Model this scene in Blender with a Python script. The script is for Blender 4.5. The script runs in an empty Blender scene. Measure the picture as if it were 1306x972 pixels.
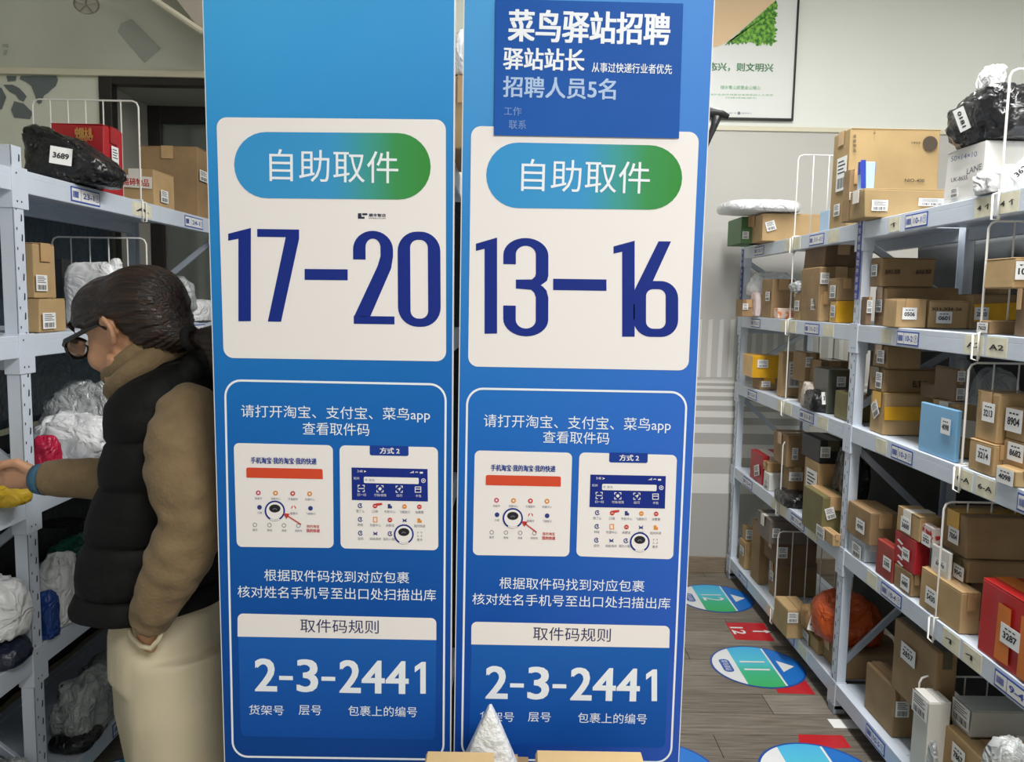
import bpy, math, random
import numpy as np
from mathutils import Vector, Matrix, noise
random.seed(7)
S = bpy.context.scene
COL = S.collection

# ------------------------------------------------------------------ camera
EYE = Vector((0, 0, 1.5)); FPX = 1024.4
YAW, PIT, ROL = .0021, .1022, .0185
Fw = Vector((math.sin(YAW)*math.cos(PIT), math.cos(YAW)*math.cos(PIT), -math.sin(PIT)))
R0 = Vector((math.cos(YAW), -math.sin(YAW), 0)); U0 = R0.cross(Fw)
Rt = R0*math.cos(ROL) + U0*math.sin(ROL); Up = -R0*math.sin(ROL) + U0*math.cos(ROL)
cd = bpy.data.cameras.new('camera'); cam = bpy.data.objects.new('camera', cd); COL.objects.link(cam)
cd.sensor_width = 36; cd.sensor_fit = 'HORIZONTAL'; cd.lens = FPX/1306*36; cd.clip_start = .05
cam.matrix_world = Matrix(((Rt.x, Up.x, -Fw.x, 0), (Rt.y, Up.y, -Fw.y, 0), (Rt.z, Up.z, -Fw.z, 1.5), (0, 0, 0, 1)))
S.camera = cam
# ------------------------------------------------------------------ world, lights, exposure
w = bpy.data.worlds.new('world'); S.world = w; w.use_nodes = True
w.node_tree.nodes['Background'].inputs[0].default_value = (.9, .95, 1, 1)
w.node_tree.nodes['Background'].inputs[1].default_value = .22
S.view_settings.view_transform = 'Standard'; S.view_settings.look = 'None'
S.view_settings.exposure = 0; S.view_settings.gamma = 1; S.view_settings.use_curve_mapping = False
def area(name, loc, sx, sy, power, col=(1, .985, .965), rot=(0, 0, 0)):
    d = bpy.data.lights.new(name, 'AREA'); d.shape = 'RECTANGLE'; d.size = sx; d.size_y = sy; d.energy = power; d.color = col
    o = bpy.data.objects.new(name, d); o.location = loc; o.rotation_euler = rot; COL.objects.link(o); return o
area('ceiling_lamp_right_aisle', (.95, 1.95, 3.22), .35, 2.2, 84)
area('ceiling_lamp_entrance', (1.05, -.8, 3.22), 1.4, 1.0, 104)
area('fill_light_rear_aisle', (2.6, 2.6, 3.22), .3, 1.8, 8)  # added weak fill for the upper right wall, no lamp known there

# ------------------------------------------------------------------ helpers
def cast(px, py, ax, val):
    d = Fw + Rt*((px-653)/FPX) - Up*((py-486)/FPX)
    return EYE + d*((val-EYE[ax])/d[ax])
def castY(px, py, Y): return cast(px, py, 1, Y)
def castZ(px, py, z): return cast(px, py, 2, z)
WM = {}
def reg(o, parent):
    COL.objects.link(o)
    if parent is not None:
        o.parent = parent; WM[o.name] = WM[parent.name]
    return o
def tag(o, label=None, cat=None, group=None, kind=None):
    if label: o['label'] = label
    if cat: o['category'] = cat
    if group: o['group'] = group
    if kind: o['kind'] = kind
    return o
def thing(name, label, cat, loc, rz=0, group=None, kind=None):
    o = bpy.data.objects.new(name, None); o.empty_display_size = .05; COL.objects.link(o)
    o.location = loc; o.rotation_euler = (0, 0, rz)
    WM[o.name] = Matrix.Translation(Vector(loc)) @ Matrix.Rotation(rz, 4, 'Z')
    return tag(o, label, cat, group, kind)
class MB:
    def __init__(s): s.v = []; s.f = []; s.m = []
    def add(s, vs, fs, m=0):
        b = len(s.v); s.v += [tuple(v) for v in vs]; s.f += [[b+i for i in f] for f in fs]; s.m += [m]*len(fs); return s
    def box(s, x0, x1, y0, y1, z0, z1, m=0, M=None):
        vs = [Vector(p) for p in ((x0,y0,z0),(x1,y0,z0),(x1,y1,z0),(x0,y1,z0),(x0,y0,z1),(x1,y0,z1),(x1,y1,z1),(x0,y1,z1))]
        if M: vs = [M @ v for v in vs]
        return s.add(vs, [(0,3,2,1),(4,5,6,7),(0,1,5,4),(1,2,6,5),(2,3,7,6),(3,0,4,7)], m)
    def ngon(s, pts, m=0): return s.add(pts, [list(range(len(pts)))], m)
    def prism(s, pts, off, m=0):       # polygon pts extruded by vector off
        n = len(pts); off = Vector(off); q = [Vector(p) for p in pts]
        return s.add(q+[p+off for p in q], [list(range(n)), list(range(2*n-1, n-1, -1))]+[(i, i+n, (i+1) % n+n, (i+1) % n) for i in range(n)], m)
    def tube(s, path, r, n=6, m=0, closed=False, caps=True, prof=None):
        P = [Vector(p) for p in path]; N = len(P); rings = []
        rr = r if isinstance(r, (list, tuple)) else [r]*N
        ref = None
        for i in range(N):
            if closed: t = P[(i+1) % N]-P[i-1]
            else: t = P[min(i+1, N-1)]-P[max(i-1, 0)]
            t.normalize()
            if ref is None:
                ref = Vector((0, 0, 1)) if abs(t.z) < .9 else Vector((1, 0, 0))
            a = (ref - t*ref.dot(t)).normalized(); ref = a; b = t.cross(a)
            ra, rb = rr[i] if isinstance(rr[i], tuple) else (rr[i], rr[i])
            rings.append([P[i]+a*(ra*math.cos(2*math.pi*k/n))+b*(rb*math.sin(2*math.pi*k/n)) for k in range(n)])
        vs = [v for g in rings for v in g]; fs = []
        for i in range(N if closed else N-1):
            j = (i+1) % N
            for k in range(n): fs.append((i*n+k, i*n+(k+1) % n, j*n+(k+1) % n, j*n+k))
        if caps and not closed: fs += [list(range(n-1, -1, -1)), [(N-1)*n+k for k in range(n)]]
        return s.add(vs, fs, m)
    def ell(s, c, rad, M=None, n=16, m=0):
        c = Vector(c); vs = []; fs = []; h = n//2
        for i in range(h+1):
            th = math.pi*i/h
            for k in range(n):
                ph = 2*math.pi*k/n
                v = Vector((rad[0]*math.sin(th)*math.cos(ph), rad[1]*math.sin(th)*math.sin(ph), rad[2]*math.cos(th)))
                if M: v = M @ v
                vs.append(c+v)
        for i in range(h):
            for k in range(n): fs.append((i*n+k, (i+1)*n+k, (i+1)*n+(k+1) % n, i*n+(k+1) % n))
        return s.add(vs, fs, m)
    def build(s, name, mats, parent=None, smooth=False, bevel=0, seg=2, kind=None, loc=None):
        me = bpy.data.meshes.new(name)
        vs = s.v
        if parent is not None:
            I = WM[parent.name].inverted(); vs = [tuple(I @ Vector(v)) for v in vs]
        elif loc is not None:
            vs = [(v[0]-loc[0], v[1]-loc[1], v[2]-loc[2]) for v in vs]
        me.from_pydata(vs, [], s.f)
        if not isinstance(mats, (list, tuple)): mats = [mats]
        for q in mats: me.materials.append(q)
        me.polygons.foreach_set('material_index', s.m)
        if smooth: me.polygons.foreach_set('use_smooth', [True]*len(s.f))
        me.update()
        o = bpy.data.objects.new(name, me)
        if loc is not None and parent is None: o.location = loc; WM[o.name] = Matrix.Translation(Vector(loc))
        elif parent is None: WM[o.name] = Matrix.Identity(4)
        reg(o, parent)
        if parent is None and loc is None: WM[o.name] = Matrix.Identity(4)
        if bevel:
            b = o.modifiers.new('bevel', 'BEVEL'); b.width = bevel; b.segments = seg; b.limit_method = 'ANGLE'; b.angle_limit = .6
        if kind: o['kind'] = kind
        return o

# ------------------------------------------------------------------ materials
def lin(c):
    return tuple((x/255/12.92 if x/255 <= .04045 else ((x/255+.055)/1.055)**2.4) for x in c)
MC = {}
def mat(name, rgb, rough=.6, metal=0, var=.0, scale=8, bump=0, bscale=40, spec=.5, stretch=(1, 1, 1), trans=0, alpha=1, rgb2=None, lo=.35, hi=.65, coat=0, sheen=0, bdist=.02):
    if name in MC: return MC[name]
    m = bpy.data.materials.new(name); m.use_nodes = True; MC[name] = m
    N = m.node_tree.nodes; L = m.node_tree.links; b = N['Principled BSDF']
    c = lin(rgb); b.inputs['Base Color'].default_value = (*c, 1)
    b.inputs['Roughness'].default_value = rough; b.inputs['Metallic'].default_value = metal
    b.inputs['Specular IOR Level'].default_value = spec
    b.inputs['Transmission Weight'].default_value = trans; b.inputs['Alpha'].default_value = alpha
    b.inputs['Coat Weight'].default_value = coat; b.inputs['Sheen Weight'].default_value = sheen
    tc = N.new('ShaderNodeTexCoord'); mp = N.new('ShaderNodeMapping'); mp.inputs['Scale'].default_value = stretch
    L.new(tc.outputs['Object'], mp.inputs[0])
    if var or rgb2:
        nz = N.new('ShaderNodeTexNoise'); nz.inputs['Scale'].default_value = scale; nz.inputs['Detail'].default_value = 5
        L.new(mp.outputs[0], nz.inputs['Vector'])
        cr = N.new('ShaderNodeValToRGB'); cr.color_ramp.elements[0].position = lo; cr.color_ramp.elements[1].position = hi
        c2 = lin(rgb2) if rgb2 else tuple(min(1, x*(1+var)) for x in c)
        c1 = c if rgb2 else tuple(x*(1-var) for x in c)
        cr.color_ramp.elements[0].color = (*c1, 1); cr.color_ramp.elements[1].color = (*c2, 1)
        L.new(nz.outputs[0], cr.inputs[0]); L.new(cr.outputs[0], b.inputs['Base Color'])
    if bump:
        n2 = N.new('ShaderNodeTexNoise'); n2.inputs['Scale'].default_value = bscale; n2.inputs['Detail'].default_value = 4
        L.new(mp.outputs[0], n2.inputs['Vector'])
        bp = N.new('ShaderNodeBump'); bp.inputs['Strength'].default_value = bump; bp.inputs['Distance'].default_value = bdist
        L.new(n2.outputs[0], bp.inputs['Height']); L.new(bp.outputs[0], b.inputs['Normal'])
    return m
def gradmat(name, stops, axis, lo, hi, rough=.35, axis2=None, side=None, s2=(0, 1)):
    """printed colour gradient along an object axis, partly painted light on the boards; side: a second colour mixed in along axis2"""
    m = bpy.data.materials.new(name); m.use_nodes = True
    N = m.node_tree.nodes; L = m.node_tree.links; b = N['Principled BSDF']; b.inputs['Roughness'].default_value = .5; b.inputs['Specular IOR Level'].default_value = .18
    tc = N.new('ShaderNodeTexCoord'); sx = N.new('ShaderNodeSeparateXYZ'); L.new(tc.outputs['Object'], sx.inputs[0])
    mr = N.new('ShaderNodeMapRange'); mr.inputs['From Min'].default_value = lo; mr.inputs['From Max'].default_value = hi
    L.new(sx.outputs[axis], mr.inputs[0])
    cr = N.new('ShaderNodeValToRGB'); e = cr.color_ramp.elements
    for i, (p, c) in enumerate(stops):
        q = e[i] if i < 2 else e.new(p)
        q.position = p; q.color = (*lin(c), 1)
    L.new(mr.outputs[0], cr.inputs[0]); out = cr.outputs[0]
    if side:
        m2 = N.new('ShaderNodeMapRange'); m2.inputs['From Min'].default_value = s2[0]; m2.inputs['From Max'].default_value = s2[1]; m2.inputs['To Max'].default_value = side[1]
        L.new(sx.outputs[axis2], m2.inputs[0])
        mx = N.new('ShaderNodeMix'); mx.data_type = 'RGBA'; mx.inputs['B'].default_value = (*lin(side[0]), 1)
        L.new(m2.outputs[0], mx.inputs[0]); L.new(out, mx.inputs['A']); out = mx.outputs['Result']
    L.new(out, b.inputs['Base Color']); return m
STEEL = mat('powder_coated_steel', (208, 217, 229), .4, var=.04, scale=6, bump=.05, bscale=30)
STEELD = mat('brace_steel', (176, 184, 196), .45, var=.06)
HOLE = mat('slot_dark', (28, 30, 36), .8)
WIRE = mat('white_wire', (232, 230, 224), .35)
WHITEP = mat('label_paper', (238, 238, 236), .6, var=.03)
CREAM = mat('old_cream_label', (226, 221, 196), .6, var=.08, scale=30)
INK = mat('black_ink', (38, 38, 44), .7)
BLUEINK = mat('blue_ink', (52, 82, 170), .6)
REDINK = mat('red_ink', (190, 40, 42), .6)
NAVY = mat('navy_print', (24, 46, 134), .4, spec=.2)
PWHITE = mat('sign_white', (240, 236, 236), .35, spec=.2)
PWHITE2 = mat('sign_letter_white', (238, 243, 250), .35, spec=.2)
CARDS = {'a': mat('cardboard_tan', (182, 152, 108), .75, var=.10, scale=7, bump=.1, bscale=18),
         'b': mat('cardboard_brown', (154, 126, 90), .75, var=.12, scale=9, bump=.12, bscale=22),
         'c': mat('cardboard_pale', (170, 144, 100), .72, var=.09, scale=6, bump=.1, bscale=16),
         'd': mat('cardboard_dark', (124, 100, 76), .8, var=.14, scale=8, bump=.12, bscale=20)}
TAPES = {'clear': mat('clear_tape', (196, 160, 116), .18, var=.08, scale=20, coat=.3),
         'yellow': mat('yellow_tape', (222, 168, 44), .22, var=.10, scale=14, coat=.3),
         'white': mat('white_tape', (232, 226, 216), .3, var=.05, scale=10),
         'dark': mat('olive_tape', (96, 88, 66), .3, var=.12, scale=12),
         'orange': mat('orange_tape', (214, 120, 48), .3, var=.08, scale=10)}
# ------------------------------------------------------------------ lettering
TC = {}
def text2d(body, bold=0.0):
    k = (body, bold)
    if k not in TC:
        c = bpy.data.curves.new('t', 'FONT'); c.body = body; c.size = 1; c.offset = bold; c.resolution_u = 3; c.fill_mode = 'FRONT'
        o = bpy.data.objects.new('t', c); COL.objects.link(o)
        dg = bpy.context.evaluated_depsgraph_get(); dg.update()
        me = bpy.data.meshes.new_from_object(o.evaluated_get(dg))
        vs = [(v.co.x, v.co.y) for v in me.vertices]; fs = [list(p.vertices) for p in me.polygons]
        bpy.data.objects.remove(o); bpy.data.curves.remove(c); bpy.data.meshes.remove(me)
        xs = [v[0] for v in vs]; ys = [v[1] for v in vs]
        TC[k] = (vs, fs, min(xs), max(xs), min(ys), max(ys))
    return TC[k]
def put_text(mb, body, L, R, h, up, bold=0.0, m=0, off=(0, 0, 0)):
    """letters fitted between the points L and R (mid height), h tall along up"""
    if bold and (ord(max(body)) > 0x2e80 or body in '234'):      # heavier strokes: shifted copies, each a hair above the last
        d = bold*h*.9; ax = (Vector(R)-Vector(L)).normalized(); upn = Vector(up).normalized(); nn = ax.cross(upn).normalized()
        for i, (a, b) in enumerate(((-1, -.6), (1, -.6), (1, .6), (-1, .6), (0, 0))):
            put_text(mb, body, L, R, h, up, 0, m, Vector(off)+ax*a*d+upn*b*d+nn*(.00004*i))
        return
    vs, fs, x0, x1, y0, y1 = text2d(body, bold)
    L = Vector(L)+Vector(off); R = Vector(R)+Vector(off); ax = R-L; up = Vector(up).normalized()
    mb.add([L+ax*((x-x0)/(x1-x0))+up*(h*((y-y0)/(y1-y0)-.5)) for x, y in vs], fs, m)
def ribbon(pts, w, closed=False):
    """2D stroke polygon faces along pts with width w (or list of widths)"""
    n = len(pts); P = [Vector(p) for p in pts]; ws = w if isinstance(w, list) else [w]*n; Lf = []; Rg = []
    for i in range(n):
        a = P[i]-P[i-1] if (i > 0 or closed) else P[1]-P[0]
        b = (P[(i+1) % n]-P[i]) if (i < n-1 or closed) else a
        if i == 0 and not closed: a = b
        a = a.normalized(); b = b.normalized(); t = (a+b).normalized(); k = max(.35, t.dot(a)); nn = Vector((-t.y, t.x))
        Lf.append(P[i]+nn*(ws[i]/2/k)); Rg.append(P[i]-nn*(ws[i]/2/k))
    vs = Lf+Rg; fs = [(i, (i+1) % n, (i+1) % n+n, i+n) for i in range(n if closed else n-1)]
    return vs, fs
def arc(cx, cy, rx, ry, a0, a1, n=10):
    return [(cx+rx*math.cos(math.radians(a0+(a1-a0)*i/n)), cy+ry*math.sin(math.radians(a0+(a1-a0)*i/n))) for i in range(n+1)]
def rrect2(x0, y0, x1, y1, r, n=6, corners=(1, 1, 1, 1)):
    out = []
    for (cx, cy, a), on in zip(((x1-r, y1-r, 0), (x0+r, y1-r, 90), (x0+r, y0+r, 180), (x1-r, y0+r, 270)), corners):
        if on: out += arc(cx, cy, r, r, a, a+90, n)
        else: out.append((x1 if a in (0, 270) else x0, y1 if a in (0, 90) else y0))
    return out
def barcode(mb, O, ux, uy, m=0, n=14):
    O, ux, uy = Vector(O), Vector(ux), Vector(uy); x = 0
    rnd = random.Random(n)
    while x < .97:
        wd = rnd.choice((.02, .035, .05)); mb.ngon([O+ux*x, O+ux*min(1, x+wd), O+ux*min(1, x+wd)+uy, O+ux*x+uy], m); x += wd+rnd.choice((.02, .03, .045))

# ================================================================== SETTING
XR, XL = 1.2141, -1.2564                 # front planes of the right and left rack
YB = 1.30                                # sign boards
WALLW = mat('wall_paint', (240, 243, 236), .7, var=.02, scale=2, bump=.04, bscale=60)
WALLLOW = mat('wall_paint_lower', (202, 200, 195), .65, var=.02, scale=2)
WALLG = mat('wall_paint_grey', (208, 210, 196), .7, var=.05, scale=2.5)
TRIM = mat('trim_plastic', (226, 220, 196), .5)
def struct(name, mb, m, **k):
    o = mb.build(name, m, **k); o['kind'] = 'structure'; return o
YW, YWL = 4.36, 3.52
PLK = [mat('vinyl_plank_%d' % i, c, .42, rgb2=c2, scale=5, stretch=(1.2, 16, 1), lo=.3, hi=.7, bump=.12, bscale=24) for i, (c, c2) in enumerate((
    ((94, 87, 77), (134, 126, 114)), ((102, 95, 84), (142, 134, 122)), ((87, 80, 71), (127, 119, 107)), ((110, 103, 92), (146, 138, 127))))]
fl = MB().box(-2.8, 3.5, -3.1, 4.6, -.08, -.008); floor = struct('floor', fl, mat('floor_joint', (66, 60, 54), .9))
row = 0; y = .9
while y < YW-.01:
    x = -1.3-((row*.47) % 1.2)
    while x < 2.2:
        x2 = x+1.2; a, b_ = max(x, -1.5), min(x2, 2.2)
        if b_-a > .05:
            c = MB().box(a+.0012, b_-.0012, y+.0012, min(y+.147, YW)-.0012, -.008, 0)
            p = c.build('plank', PLK[random.randrange(4)], floor)
        x = x2
    y += .147; row += 1
fb = MB().box(-2.8, 3.5, -3.1, .9, -.008, -.001).build('plank_field', PLK[1], floor, kind='stuff')
# walls
zt = castY(990, 165, YW).z
b = MB().box(-.1, 3.5, YW, YW+.12, zt, 3.3); struct('wall_back', b, WALLW)
low = MB().box(-.1, 3.5, YW, YW+.12, 0, zt); wlow = struct('wall_back_lower', low, WALLLOW)
t = MB().box(-.1, 3.5, YW-.012, YW, zt-.012, zt+.012); struct('trim_1', t, TRIM, bevel=.003)
WOODB = mat('baseboard_wood', (128, 112, 94), .5, rgb2=(150, 134, 116), scale=6, stretch=(2, 2, 30))
struct('baseboard_back', MB().box(-.1, 3.5, YW-.014, YW, 0, .09), WOODB, bevel=.003)
struct('wall_right', MB().box(3.5, 3.6, -3.1, 4.5, 0, 3.3), WALLW)
struct('wall_left', MB().box(-2.9, -2.8, -3.1, YWL+.1, 0, 3.3), WALLG)
struct('wall_front', MB().box(-2.9, 3.6, -3.2, -3.1, 0, 3.3), WALLW)
struct('ceiling', MB().box(-2.9, 3.6, -3.2, 4.6, 3.3, 3.4), mat('ceiling_paint', (222, 220, 214), .8))
struct('wall_return', MB().box(-.2, -.1, YWL, YW+.12, 0, 3.3), WALLW)
# left back wall with a deep dark framed window opening
wx0 = castY(128, 140, YWL).x; wz1 = castY(180, 99, YWL).z; ztl = castY(130, 94, YWL).z; wx1, wz0 = -.42, 1.28
b = MB(); b.box(-2.9, wx0, YWL, YWL+.1, 0, ztl); b.box(wx1, -.1, YWL, YWL+.1, 0, ztl); b.box(wx0, wx1, YWL, YWL+.1, 0, wz0)
b.box(wx0, wx1, YWL, YWL+.1, wz1, ztl)
struct('wall_back_left', b, mat('wall_paint_left', (228, 230, 214), .65, var=.03, scale=2))
struct('wall_back_left_upper', MB().box(-2.9, -.1, YWL, YWL+.1, ztl, 3.3), WALLG)
tr = MB().box(-2.8, -.2, YWL-.025, YWL, ztl-.014, ztl+.014); struct('trim_2', tr, TRIM, bevel=.004)
FRM = mat('window_frame_dark', (44, 40, 38), .4, var=.1)
win = thing('window_1', None, None, (0, YWL, wz0)); win['kind'] = 'structure'; del win['kind']; win['kind'] = 'structure'
b = MB(); fwd = .055
b.box(wx0, wx0+fwd, YWL-.012, YWL+.04, wz0, wz1); b.box(wx0+fwd, wx1, YWL-.012, YWL+.04, wz1-.032, wz1); b.box(wx0+fwd, wx1, YWL-.012, YWL+.04, wz0, wz0+.05)
b.build('outer_frame', FRM, win, bevel=.003)
b = MB(); b.box(wx0+.001, wx0+.012, YWL+.04, YWL+.42, wz0, wz1); b.box(wx0, wx1, YWL+.04, YWL+.42, wz1-.02, wz1-.005); b.box(wx0, wx1, YWL+.04, YWL+.42, wz0, wz0+.02)
b.build('reveal', mat('reveal_paint', (170, 168, 158), .6), win)
iy = YWL+.42
b = MB(); b.box(wx0+.0, wx0+.075, iy, iy+.05, wz0, wz1); b.box(wx0+.075, wx1, iy, iy+.05, wz1-.1, wz1-.02); b.box(wx0+.075, wx1, iy, iy+.05, wz0, wz0+.06); b.box(wx0+.70, wx0+.75, iy, iy+.05, wz0, wz1-.1)
b.build('inner_frame', FRM, win, bevel=.003)
GL = mat('window_glass', (190, 196, 190), .08, trans=.75, alpha=1, spec=.6)
MB().box(wx0+.075, wx1, iy+.022, iy+.028, wz0+.06, wz1-.1).build('pane', GL, win)
struct('wall_beyond_window', MB().box(wx0-.2, .0, iy+.35, iy+.4, .8, 3.0), mat('wall_beyond', (150, 150, 138), .8, var=.2, scale=3))
# sloping soffit at the top left, with its trim
A, B_, C_ = castY(190, -30, YWL-.25), castY(262, 46, YWL-.25), castY(420, 46, YWL-.25)
A2 = castY(420, -30, YWL-.25)
top = castY(130, -120, YWL-.25)
sf = MB().prism([top, B_, C_, Vector((C_.x, YWL-.25, 3.3)), Vector((top.x, YWL-.25, 3.3))] if top.z < 3.3 else [A, B_, C_, A2], (0, .24, 0))
struct('wall_stair_soffit', sf, mat('soffit_paint', (190, 180, 168), .7, var=.03))
tp = [castY(150, -45, YWL-.27), castY(190, -4, YWL-.27), castY(256, 40, YWL-.27)]
struct('trim_3', MB().tube([castY(140, -38, YWL-.27), castY(196, -1, YWL-.27), castY(257, 40, YWL-.27), castY(300, 42, YWL-.27)], .012, 8), TRIM)
# printed wall mural on the lower back wall (pale colonnade with light strips on its floor)
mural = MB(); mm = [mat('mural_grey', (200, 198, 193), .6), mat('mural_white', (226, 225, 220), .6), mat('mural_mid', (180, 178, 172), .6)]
def wq(mb, pts, Y, m): mb.ngon([castY(x, y_, Y) for x, y_ in pts], m)
ym = YW-.002
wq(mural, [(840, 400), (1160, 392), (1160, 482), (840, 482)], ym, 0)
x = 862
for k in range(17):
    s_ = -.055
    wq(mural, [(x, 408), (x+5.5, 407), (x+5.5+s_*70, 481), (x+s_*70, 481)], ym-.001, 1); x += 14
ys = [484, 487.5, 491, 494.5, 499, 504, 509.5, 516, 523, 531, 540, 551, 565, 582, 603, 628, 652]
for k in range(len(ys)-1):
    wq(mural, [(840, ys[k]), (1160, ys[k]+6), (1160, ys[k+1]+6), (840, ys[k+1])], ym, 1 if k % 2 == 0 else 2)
wq(mural, [(840, 652), (1160, 658), (1160, 722), (840, 716)], ym, 2)  # darker foot of the mural, part print and part painted shadow
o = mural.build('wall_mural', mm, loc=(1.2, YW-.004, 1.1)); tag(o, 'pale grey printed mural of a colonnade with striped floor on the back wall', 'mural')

# ================================================================== RACKS
LV_R = [1.787, 1.4309, 1.0728, .6217, .1183]; LV_L = [1.8043, 1.3828, .9615, .5434, .1222]
DEP = .39
def rack(label, xf, side, posts, levels, top, bh=.058, cam_dividers=True):
    r = thing('storage_rack', label, 'rack', (xf+side*DEP/2, sum(posts)/len(posts), 0))
    pw, pt = .045, .036
    def X(a): return xf+side*a
    def bx(mb, a0, a1, y0, y1, z0, z1, m=0): mb.box(min(X(a0), X(a1)), max(X(a0), X(a1)), y0, y1, z0, z1, m)
    for Y in posts:
        for rear in (0, 1):
            a0 = 0 if not rear else DEP-pt; b = MB()
            # channel section: aisle flange, near and far webs
            fa = a0 if not rear else a0+pt-.003
            bx(b, fa, fa+.003, Y, Y+pw, .0, top); bx(b, a0, a0+pt, Y, Y+.003, .0, top); bx(b, a0, a0+pt, Y+pw-.003, Y+pw, .0, top)
            up = b.build('upright', STEEL, r, bevel=.001, seg=1)
            h = MB(); z = .1
            fx = X(fa) - side*.0006 if not rear else X(fa+.003)+side*.0006
            while z < top-.04:
                for yy, dz in ((Y+.011, 0), (Y+.031, .022)):
                    hw = .003
                    h.ngon([(fx, yy-hw, z+dz), (fx, yy+hw, z+dz+.002), (fx, yy+hw*1.3, z+dz+.017), (fx, yy-hw*.2, z+dz+.02)] if yy > Y+.02 else [(fx, yy-.002, z+dz), (fx, yy+.002, z+dz), (fx, yy+.002, z+dz+.007), (fx, yy-.002, z+dz+.007)])
                z += .05
            h.build('slots', HOLE, up, kind='stuff')
            b = MB(); bx(b, a0-.004 if not rear else a0, a0+pt+.004, Y-.004, Y+pw+.004, 0, .035); b.build('foot', mat('grey_foot', (150, 156, 166), .6), r, bevel=.003)
        # zigzag braces between front and rear post
        zz = [top-.08] + [(levels[i]+levels[i+1])/2 for i in range(len(levels)-1)] + [.15]
        for i in range(len(levels)-1):
            a_, c_ = (pt*.5, DEP-pt*.5) if i % 2 == 0 else (DEP-pt*.5, pt*.5)
            z1, z0 = levels[i]-.07, levels[i+1]+.06
            p0, p1 = Vector((X(a_), Y+.012, z1)), Vector((X(c_), Y+.012, z0)); d = (p1-p0).normalized(); q = Vector((-d.z, 0, d.x))*.012
            MB().prism([p0-q, p1-q, p1+q, p0+q], (0, .014, 0)).build('brace', STEELD, r, bevel=.002, seg=1)
            if i % 2 == 1:
                b = MB(); bx(b, pt, DEP-pt, Y+.008, Y+.026, levels[i]-.09, levels[i]-.06); b.build('brace', STEELD, r, bevel=.002, seg=1)
    for k, z in enumerate(levels):
        for i in range(len(posts)-1):
            y0, y1 = posts[i]+pw, posts[i+1]
            for fr in (0, 1):
                a0, a1 = (.0, .034) if not fr else (DEP-.034, DEP)
                b = MB(); bx(b, a0+(0 if not fr else .006), a1-(.006 if not fr else 0), y0+.001, y1-.001, z-bh, z-.016); bx(b, a0, a1, y0+.001, y1-.001, z-.018, z)
                b.build('beam', STEEL, r, bevel=.002, seg=2)
            n = 3
            for j in range(n):
                ya, yb = y0+(y1-y0)*j/n+.0012, y0+(y1-y0)*(j+1)/n-.0012
                b = MB(); bx(b, .035, DEP-.035, ya, yb, z-.014, z-.001); b.build('shelf_panel', STEEL, r, bevel=.0015, seg=1)
        for Y in posts:
            b = MB()
            bx(b, -.0025, .0, Y-.002, Y+pw+.018, z-.1, z+.004); bx(b, -.0025, pt+.003, Y-.004, Y-.0005, z-.1, z+.004)
            br = b.build('bracket', STEEL, r, bevel=.001, seg=1)
            h = MB()
            for zz_, yy in ((z-.082, Y+.014), (z-.082, Y+.032), (z-.012, Y+.014)): h.ngon([(X(-.0031), yy+math.cos(a)*.0028, zz_+math.sin(a)*.0028) for a in (0, 1.05, 2.1, 3.14, 4.2, 5.24)])
            h.build('rivets', HOLE, br, kind='stuff')
    return r
PR = [1.385, 2.8187, 4.2525-.0]
PR[2] = 4.25
rack_r = rack('light blue steel rack of brown parcels along the right side of the aisle', XR, 1, PR, LV_R, 1.80)
PL = [.62, 2.0515, 3.465]
rack_l = rack('white steel rack at the left which the woman reaches into', XL, -1, PL, LV_L, 1.86)

def shelf_label(rk, side, xf, z, Yc, text, W=.125, H=.042, kind='blue'):
    """blue bordered location label on the beam front, normal towards the aisle"""
    n = Vector((-side, 0, 0)); ux = Vector((0, -side, 0)); uz = Vector((0, 0, 1)); c = Vector((xf, Yc, z-.030))+n*.0012
    def q(mb, x0, x1, y0, y1, o, m): mb.ngon([c+ux*a+uz*b+n*o for a, b in ((x0, y0), (x1, y0), (x1, y1), (x0, y1))], m)
    mb = MB()
    if kind == 'blue':
        mb.prism([c+ux*a+uz*b-n*.001 for a, b in ((-W/2, -H/2), (W/2, -H/2), (W/2, H/2), (-W/2, H/2))], n*.0012, 0)
        q(mb, -W/2+.004, -W/6-.001, -H/2+.004, H/2-.004, .0006, 1); q(mb, -W/6+.001, W/2-.004, -H/2+.004, H/2-.004, .0006, 1)
        lb = mb.build('shelf_label', [BLUEINK, WHITEP], rk)
        t = MB(); o = n*.0011
        barcode(t, c+ux*(-W/2+.008)+uz*(-.009)+o, ux*.032, uz*.018, 0)
        put_text(t, text, c+ux*(-W/6+.010), c+ux*(W/2-.034), .017, uz, .02, 0, o)
        cc = c+ux*(W/2-.017)+o
        vs, fs = ribbon(arc(0, 0, .0105, .0105, 0, 342, 19), .0014, True); t.add([cc+ux*v.x+uz*v.y for v in vs], fs, 0)
        t.ngon([cc+ux*a+uz*b for a, b in ((-.001, -.006), (.001, -.006), (.001, .002), (.004, .001), (0, .007), (-.004, .001), (-.001, .002))], 0)
        t.build('lettering', BLUEINK, lb)
    else:
        mb.prism([c+ux*a+uz*b-n*.0012 for a, b in ((-W/2, -H/2), (W/2, -H/2), (W/2, H/2), (-W/2, H/2))], n*.0011, 0)
        lb = mb.build('old_label', [CREAM], rk)
        if text:
            t = MB(); put_text(t, text, c-ux*(W*.36), c+ux*(W*.36), .014, uz, .02, 0, n*.0008); t.build('lettering', INK, lb)
YAXL = lambda px, z, xf: cast(px, 0, 0, xf)
def yat(px, py, xf): return cast(px, py, 0, xf).y
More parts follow.
